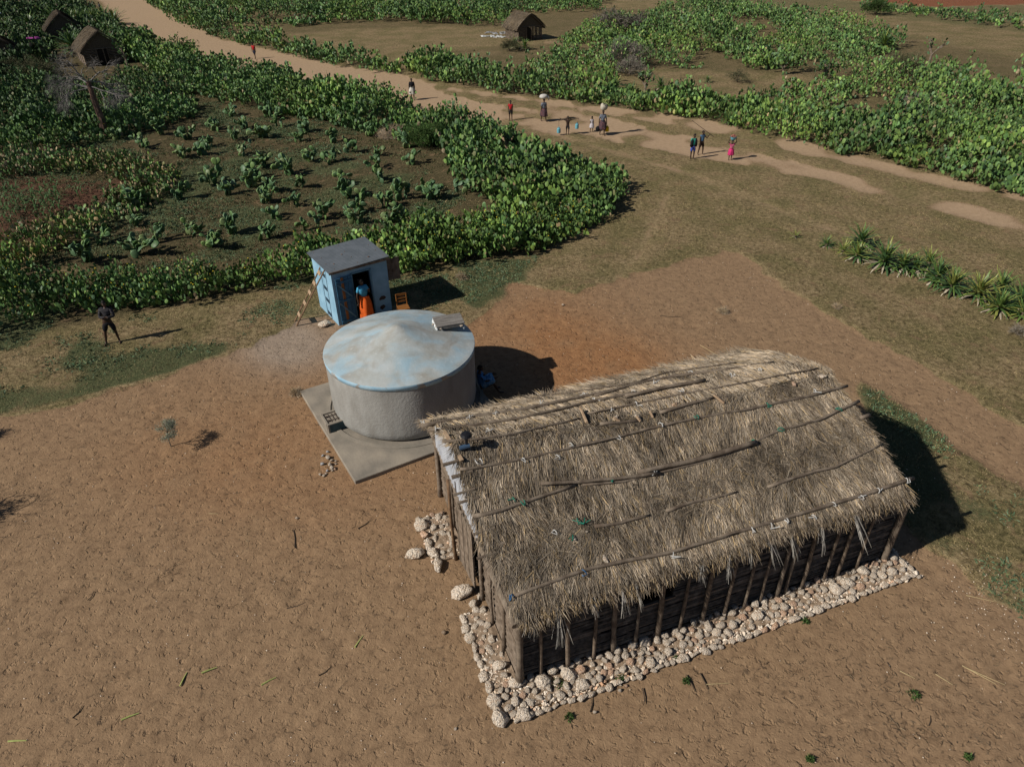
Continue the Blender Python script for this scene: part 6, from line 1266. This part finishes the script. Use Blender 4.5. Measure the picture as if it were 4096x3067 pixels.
    for s_ in (-1, 1): mb.ball(jw(s_ * .017, .0515, .004), (.0036 * k, .0022 * k, .0036 * k), 6, 4, hq)
    mb.cur = 3; mb.ball(jw(0, .048, -.034), (.014 * k, .006 * k, .006 * k), 8, 5, hq)
    hm = mb.mesh('head', [M['skin'], M['eye'], M['hair'], M['lips']], smooth=True)
    bm = bmesh.new(); bm.from_mesh(body.data); bm.from_mesh(hm)
    bm.to_mesh(body.data); bm.free(); bpy.data.meshes.remove(hm)
    for m_ in ('eye', 'hair', 'lips'): body.data.materials.append(M[m_])
    for p in body.data.polygons: p.use_smooth = True
    mb = MB(); rr = .9 if hair == 'short' else 1.0; vs = []; ns = 14
    for i in range(7):
        th_ = math.pi * .56 * i / 6
        for j in range(ns):
            q = 2 * math.pi * j / ns; fr = math.sin(q) > .35; th2 = th_ * (.68 if fr else 1.12); b_ = 1.09 if hair == 'short' else 1.2
            vs.append(hc + hq @ Vector((.043 * k * b_ * math.sin(th2) * math.cos(q), .052 * k * b_ * math.sin(th2) * math.sin(q) - .004 * k, .064 * k * b_ * math.cos(th2))))
    mb.add(vs, [(i * ns + j, i * ns + (j + 1) % ns, (i + 1) * ns + (j + 1) % ns, (i + 1) * ns + j) for i in range(6) for j in range(ns)])
    if hair == 'bun': mb.ball(hc + hq @ Vector((0, -.055 * k, .045 * k)), .026 * k, 9, 6)
    if hair == 'tufts':
        for s_ in (-1, 0, 1): mb.ball(hc + hq @ Vector((s_ * .03 * k, -.01 * k, .068 * k)), .016 * k, 7, 5)
    mb.obj('hair', M['hair'], t, smooth=True)
    # clothes grown over the same joints
    if top_:
        g_ = .013; SJ = [(S_(pel + Vector((0, 0, .0 if top_len > .4 else .05))), ((.080 + g_) * H, (.064 + g_) * H)), (S_(spn), ((.066 + g_) * H, (.055 + g_) * H)), (S_(chs), ((.080 + g_) * H, (.058 + g_) * H)), (S_(nk + Vector((0, 0, -.022))), .040 * H)]; SE = [(0, 1), (1, 2), (2, 3)]
        for nm in ('L', 'R'):
            a, e_, w2, _ = tips[nm]; SJ.append((S_(a), .046 * H)); SE.append((2, len(SJ) - 1)); end = a.lerp(e_, min(1, sleeves * 2)) if sleeves <= .5 else e_; SJ.append((S_(end), .036 * H)); SE.append((len(SJ) - 2, len(SJ) - 1))
            if sleeves > .5: SJ.append((S_(e_.lerp(w2, sleeves * 2 - 1)), .027 * H)); SE.append((len(SJ) - 2, len(SJ) - 1))
        bake(skin_obj('shirt', SJ, SE, M[top_], t))
    if bottom and legs in ('short', 'long'):
        fr = .62 if legs == 'short' else 1.0; SJ = [(S_(pel + Vector((0, 0, .03))), (.078 * H, .064 * H)), (S_(pel), (.082 * H, .066 * H))]; SE = [(0, 1)]
        for nm in ('l', 'r'):
            a, e_, w2, _ = tips[nm]; SJ.append((S_(a + Vector((0, 0, -.01))), .063 * H)); SE.append((1, len(SJ) - 1)); SJ.append((S_(a.lerp(e_, min(1, fr * 1.5))), .052 * H)); SE.append((len(SJ) - 2, len(SJ) - 1))
            if legs == 'long': SJ.append((S_(e_.lerp(w2, .8)), .036 * H)); SE.append((len(SJ) - 2, len(SJ) - 1))
        bake(skin_obj('shorts' if legs == 'short' else 'trousers', SJ, SE, M[bottom], t, root=1))
    if bottom and legs == 'skirt':
        kl = (tips['l'][1] + tips['r'][1]) / 2; al = (tips['l'][2] + tips['r'][2]) / 2; vs = []; ns = 28; rows_ = 9
        z0_, z1_ = pel.z + .07, hem
        for i in range(rows_):
            f = i / (rows_ - 1); zc = z0_ + (z1_ - z0_) * f
            if zc > kl.z: c_ = pel.lerp(kl, max(0, min(1, (pel.z - zc) / max(.01, pel.z - kl.z))))
            else: c_ = kl.lerp(al, min(1, (kl.z - zc) / max(.01, kl.z - al.z)))
            sp = abs(tips['l'][1].x - tips['r'][1].x) * .4 + abs((tips['l'][2] - tips['r'][2]).y) * .42 * f; sx3 = .078 + .045 * math.sin(min(1, f * 2.2) * math.pi / 2) + .03 * f; sy3 = .066 + .035 * min(1, f * 2.5) + sp * .8
            for j in range(ns): q = 2 * math.pi * j / ns; fo_ = 1 + (.02 + .09 * f) * math.sin(q * 6 + 1 + f) + .03 * f * math.sin(q * 11); vs.append(S_(Vector((c_.x + sx3 * math.cos(q) * fo_, c_.y + sy3 * math.sin(q) * fo_, zc + .006 * math.sin(q * 5) * f))))
        mb = MB(); mb.add(vs, [(i * ns + j, i * ns + (j + 1) % ns, (i + 1) * ns + (j + 1) % ns, (i + 1) * ns + j) for i in range(rows_ - 1) for j in range(ns)] + [tuple(range(ns))])
        o = mb.obj('skirt', M[bottom], t, smooth=True); md = o.modifiers.new('t', 'SOLIDIFY'); md.thickness = .006 * H
    mw = Matrix.Translation(P0) @ Matrix.Rotation(R(face), 4, 'Z')
    W_ = lambda v: mw @ S_(v)
    return dict(t=t, head=W_(hb) + Vector((0, 0, .115 * hd * H)), handL=W_(tips['L'][3]), handR=W_(tips['R'][3]), shL=W_(tips['L'][0]), shR=W_(tips['R'][0]), neck=W_(nk), chest=W_(chs), pel=W_(pel), H=H)
for nm, c in dict(red=(.42, .025, .03), darkred=(.22, .03, .02), black=(.018, .018, .022), navy=(.025, .03, .055), white=(.58, .56, .50), greyblue=(.16, .19, .23), brownblack=(.045, .028, .022), darkgrey=(.06, .058, .06), teal=(.04, .30, .22), royal=(.06, .09, .38), steel=(.09, .17, .28), pink=(.55, .04, .16), skyblue=(.08, .36, .58), orange=(.72, .13, .025), sack=(.50, .46, .38), sackwhite=(.55, .53, .50), canblue=(.14, .38, .46), canyellow=(.70, .48, .02), rusty=(.30, .12, .05), brightblue=(.05, .19, .42), whiteblue=(.35, .42, .48)).items(): cloth(nm, c)
M['patterned'] = mat('patterned_cloth', (.30, .32, .36), (.05, .06, .09), 26, .9, c3=(.12, .14, .18)); M['patterned2'] = mat('dark_flower_cloth', (.22, .06, .06), (.03, .03, .04), 22, .9, c3=(.04, .04, .05)); M['check_blue'] = mat('light_blue_flower_cloth', (.36, .50, .60), (.06, .20, .38), 16, .9, c3=(.10, .26, .45))
M['striped'] = mat('striped_dark_shirt', (.07, .066, .07), (.015, .015, .018), 2, .9, c3=(.025, .025, .03), stretch=(1, 1, 30))
M['pinkstripe'] = mat('pink_white_striped', (.60, .45, .48), (.50, .04, .14), 2, .9, c3=(.5, .06, .16), stretch=(.2, .2, 24))
W1 = dict(legL=((-.04, .32, -1), (0, .05, -1)), legR=((.04, -.28, -1), (0, -.35, -1)))
# woman in the shed doorway
dp = SO + Vector((math.cos(SHA), math.sin(SHA), 0)) * 1.06 + Vector((math.sin(SHA), -math.cos(SHA), 0)) * .16
wo = person(0, 2000, 1.72, SHA * 57.3 + 190, 'woman in a sky blue shawl and orange skirt in the blue shed doorway', 'skyblue', 'orange', .32, 'skirt', armR=((.35, .1, -1), (.0, .12, -1)), armL=((-.35, .25, -1), (.55, .75, .75)), lean=(.045, .0), loc=dp, hair='bun', headturn=35, hem=.07)
q = wo['t']; a_, b_ = .05, 0
mb = MB(); vs = []; ns = 22
for i in range(6):
    f = i / 5; z_ = 1.45 - .34 * f; rx = .08 + .135 * math.sin(min(1, f * 1.5) * math.pi / 2) - .05 * f * f; ry = .065 + .065 * math.sin(min(1, f * 1.6) * math.pi / 2)
    for j in range(ns): a = 2 * math.pi * j / ns; vs.append((.055 + rx * math.cos(a), ry * math.sin(a) + .01, z_ + .012 * math.sin(a * 5) * f + (.03 * math.cos(a) * f)))
mb.add(vs, [(i * ns + j, i * ns + (j + 1) % ns, (i + 1) * ns + (j + 1) % ns, (i + 1) * ns + j) for i in range(5) for j in range(ns)]); o = mb.obj('shawl', M['skyblue'], q, smooth=True); md = o.modifiers.new('t', 'SOLIDIFY'); md.thickness = .01
# dark sleeves of the shirt under the shawl
# person at the left edge of the hedge
person(462, 1372, 1.70, 195, 'person in a dark striped top with folded arms by the hedge', 'striped', 'black', 1.0, 'short', armL=((-.25, .35, -1), (.9, .7, .15)), armR=((.25, .35, -1), (-.9, .7, .25)), legL=((-.12, -.02, -1), (-.05, -.02, -1)), legR=((.26, .05, -1), (.22, .0, -1)), lean=(-.05, -.03), headturn=20)
# seated woman in the cistern's shade
sp_ = G(1925, 1575, .12); sp_ = Vector((-.96, 18.45, 0.1))
person(0, 2000, 1.62, -75, 'person in blue patterned clothes sitting against the shaded side of the cistern', 'brightblue', None, .4, 'none', armL=((-.1, .7, -.8), (.2, 1, .1)), armR=((.1, .7, -.8), (-.2, 1, .1)), legL=((-.12, 1, .38), (0, .35, -1)), legR=((.12, 1, .38), (0, .45, -1)), loc=sp_, seat=.22, lean=(0, -.03))
t = [o for o in C.objects if o.name.startswith('person')][-1]
mb = MB(); mb.tube([(-.06, .0, .26), (-.10, .34, .42), (-.10, .40, .44)], [.14, .12, .09], 12, .06); mb.tube([(.06, .0, .26), (.10, .34, .42), (.10, .40, .44)], [.14, .12, .09], 12, .06); mb.obj('skirt', M['check_blue'], t, smooth=True)
# walkers
person(1022, 236, 1.55, 165, 'person in a red shirt and dark shorts walking on the far part of the track', 'red', 'navy', .3, 'short', **W1, fingers=False)
pw = person(1652, 401, 1.66, 180, 'walker in a black sweater and white skirt holding green leaves', 'black', 'white', 1.0, 'skirt', hem=.27, armL=((-.12, .0, -1), (-.02, .1, -1)), fingers=False, hair='short')
t = thing('leaf_bunch', 'small bunch of green leaves in the hand of the walker in white skirt', 'leaves', pw['handL']); twig_ball('x', 60, .10, GRN * 1.6, .03, (.06, .12), t, seed=3, name='leaves', up=-.5)
person(2043, 482, 1.36, 178, 'child in a red T-shirt and black shorts standing on the track', 'red', 'black', .3, 'short', child=.5, armL=((-.1, .05, -1), (.0, .1, -1)), fingers=False)
pb = person(2175, 486, 1.58, 205, 'woman in a grey patterned dress with a white sack on her head', 'patterned', 'patterned2', .4, 'skirt', hem=.24, **W1, fingers=False)
pc = person(2270, 540, 1.22, 175, 'child in a dark brown shirt carrying two cans on a shoulder pole', 'brownblack', 'black', .4, 'short', child=.6, armL=((-1, .0, .12), (-.9, .1, .35)), armR=((1, .0, .12), (.9, .1, .35)), **W1, fingers=False)
person(2366, 528, 1.0, 190, 'small child in a white and grey dress beside the woman with the yellow can', 'greywhite', 'greywhite', .25, 'skirt', child=.9, hem=.28, hair='tufts', legL=((-.04, .2, -1), (0, 0, -1)), legR=((.04, -.2, -1), (0, -.3, -1)), fingers=False)
pd = person(2408, 541, 1.64, 185, 'woman in a blue-grey shawl and dark skirt with a bulging white sack on her head', 'patterned', 'patterned2', .45, 'skirt', hem=.26, **W1, armL=((-.3, .1, -1), (-.1, .1, -1)), armR=((.3, .05, -1), (.05, .1, -1)), fingers=False)
pg = person(2767, 637, 1.50, 190, 'boy in a green shirt with a black vest and royal blue shorts', 'teal', 'royal', .35, 'short', child=.3, armL=((-.25, .0, -1), (.3, .2, -.6)), armR=((.25, .0, -1), (-.3, .2, -.6)), fingers=False, headturn=10)
ps = person(2801, 619, 1.45, 205, 'boy in a steel blue vest and dark shorts with a stick over his shoulder', 'steel', 'brownblack', .12, 'short', child=.3, armR=((.2, .1, -1), (.0, .2, -1)), armL=((-.45, .35, -.6), (-.2, .5, .9)), legL=((-.12, .1, -1), (-.05, 0, -1)), legR=((.14, -.05, -1), (.1, -.1, -1)), fingers=False)
pk = person(2919, 641, 1.18, 185, 'girl in a pink dress holding a full basin on her head with both hands', 'pinkstripe', 'pink', .25, 'skirt', child=.7, hem=.27, armL=((-.75, .15, .7), (.25, .0, 1)), armR=((.75, .15, .7), (-.25, .0, 1)), fingers=False)
# the open black vest of the boy in green
t = pg['t']; Hh = pg['H']
for s_ in (-1, 1): MB().tube([(s_ * .085 * Hh, .0, .50 * Hh), (s_ * .082 * Hh, .012 * Hh, .62 * Hh), (s_ * .078 * Hh, .012 * Hh, .72 * Hh), (s_ * .06 * Hh, -.0, .80 * Hh)], [.062 * Hh, .060 * Hh, .062 * Hh, .045 * Hh], 10, .04).obj('vest', M['black'], t, smooth=True)
person(372, 52, 1.6, 200, 'dim person in brown beside the track at the top left, left of two', 'brownblack', 'black', .5, 'short', **W1, fingers=False)
person(407, 56, 1.62, 150, 'dim person in green brown at the top left, right of two', 'darkgrey', 'brownblack', .5, 'long', **W1, fingers=False)
person(14, 92, 1.6, 170, 'person in pale blue and white at the top left edge', 'whiteblue', 'greyblue', .5, 'skirt', hem=.2, fingers=False)
# what they carry
def sack(p, r, m, label, seed, tail=True):
    g = random.Random(seed); mb = MB(); vs = []; n_, k_ = 14, 9
    for i in range(k_ + 1):
        th_ = math.pi * i / k_
        for j in range(n_): q = 2 * math.pi * j / n_; f = 1 + .16 * mnoise.noise(Vector((math.cos(q) * 1.5, math.sin(q) * 1.5, i * .5 + seed))); vs.append((r[0] * math.sin(th_) ** .8 * math.cos(q) * f, r[1] * math.sin(th_) ** .8 * math.sin(q) * f, r[2] * (math.cos(th_) + .9)))
    mb.add(vs, [(i * n_ + j, (i + 1) * n_ + j, (i + 1) * n_ + (j + 1) % n_, i * n_ + (j + 1) % n_) for i in range(k_) for j in range(n_)])
    if tail: mb.tube([(r[0] * .7, 0, r[2] * .9), (r[0] * 1.15, -.03, r[2] * .5), (r[0] * 1.2, -.05, -.10)], [.10, .07, .03], 8, .2)
    o = mb.obj('sack', M[m], None, smooth=True); o.location = p; return setp(o, label=label, category='sack')
sack(pb['head'] + Vector((-.04, 0, -.01)), (.30, .22, .16), 'sackwhite', 'white cloth sack balanced on the head of the woman in grey', 3)
sack(pd['head'] + Vector((.02, 0, -.01)), (.24, .20, .24), 'sack', 'cream sack stuffed with leaves balanced on the head of the woman with the yellow can', 6, False)
t = thing('leaf_bundle', 'yellow green cactus leaves sticking out of the cream sack', 'leaves', pd['head'] + Vector((.08, 0, .40))); twig_ball('y', 90, .24, np.array([(.40, .42, .16), (.22, .30, .10)]), .04, (.1, .25), t, seed=8, name='leaves', up=.2)
def can(p, h_, r, m, label, cat='water can'):
    t = thing('water_can', label, cat, p); MB().lathe([(r * .9, 0), (r, .02), (r, h_ * .75), (r * .75, h_ * .9), (r * .3, h_ * .95), (r * .3, h_ * 1.05)], 14).obj('body', M[m], t, smooth=False)
    MB().tube([(-r * .5, 0, h_ * .9), (-r * .4, 0, h_ * 1.12), (r * .4, 0, h_ * 1.12), (r * .5, 0, h_ * .9)], .012, 5).obj('handle', M[m], t); return t
cn = pc['neck']; d1 = Vector((.995, .12, .06)); e0, e1 = cn - d1 * .62 + Vector((0, -.02, -.01)), cn + d1 * .74 + Vector((0, -.02, .0))
o = MB().tube([e0 - cn, Vector((0, .05, .03)), e1 - cn], [.022, .026, .020], 7, .1).obj('carrying_pole', M['twig']); o.location = cn; setp(o, label='dark carrying pole across the shoulders of the child with two cans', category='pole')
c0, c1 = e0 + Vector((.02, 0, -.78)), e1 + Vector((-.12, 0, -.66))
can(c0, .34, .125, 'canblue', 'pale blue water can hanging from the left end of the pole'); can(c1, .34, .115, 'canblue', 'pale blue water can hanging from the right end of the pole')
for nm, e_, c_, lab in (('cord', e0, c0, 'cord tying the left blue can to the pole'), ('cord', e1, c1, 'cord tying the right blue can to the pole')):
    o = MB().tube([Vector((0, 0, 0)), c_ + Vector((0, 0, .38)) - e_], .007, 4).obj(nm, M['twig']); o.location = e_; setp(o, label=lab, category='cord')
can(pd['handL'] + Vector((.03, 0, -.42)), .34, .13, 'canyellow', 'yellow water can in the hand of the woman with the cream sack')
t = thing('dark_bag', 'dark bag hanging from the other hand of the woman with the cream sack', 'bag', pd['handR'] + Vector((-.05, 0, -.36))); MB().ball((0, 0, .14), (.17, .09, .17), 10, 7).obj('bag_body', M['black'], t); MB().tube([(-.07, 0, .26), (0, 0, .38), (.07, 0, .26)], .01, 5).obj('strap', M['black'], t)
hs = ps['handL']; dirs = Vector((-.95, .25, .62)).normalized(); o = MB().tube([-dirs * .30, dirs * .5, dirs * 1.35], [.02, .018, .014], 6, .1).obj('carrying_stick', M['twig']); o.location = hs; setp(o, label='long dark stick slanting over the shoulder of the boy in the blue vest', category='stick')
bp_ = pk['head'] + Vector((0, 0, 0)); t = thing('basin', 'blue-grey basin heaped with reddish cactus fruit on the head of the girl in pink', 'basin', bp_)
MB().lathe([(.11, 0), (.15, .06), (.19, .17), (.20, .18), (.18, .165), (.10, .02)], 18, capt=False).obj('bowl', M['canblue'], t); mb = MB(); M['fruit'] = mat('red_cactus_fruit', (.36, .16, .12), (.20, .07, .05), 20, .6)
for i in range(46): a = random.uniform(0, 6.28); r = .17 * math.sqrt(random.random()); mb.ball((r * math.cos(a), r * math.sin(a), .17 + .13 * (1 - r / .19)), (.03, .03, .04), 6, 4)
setp(mb.obj('fruit', M['fruit'], t), kind='stuff')
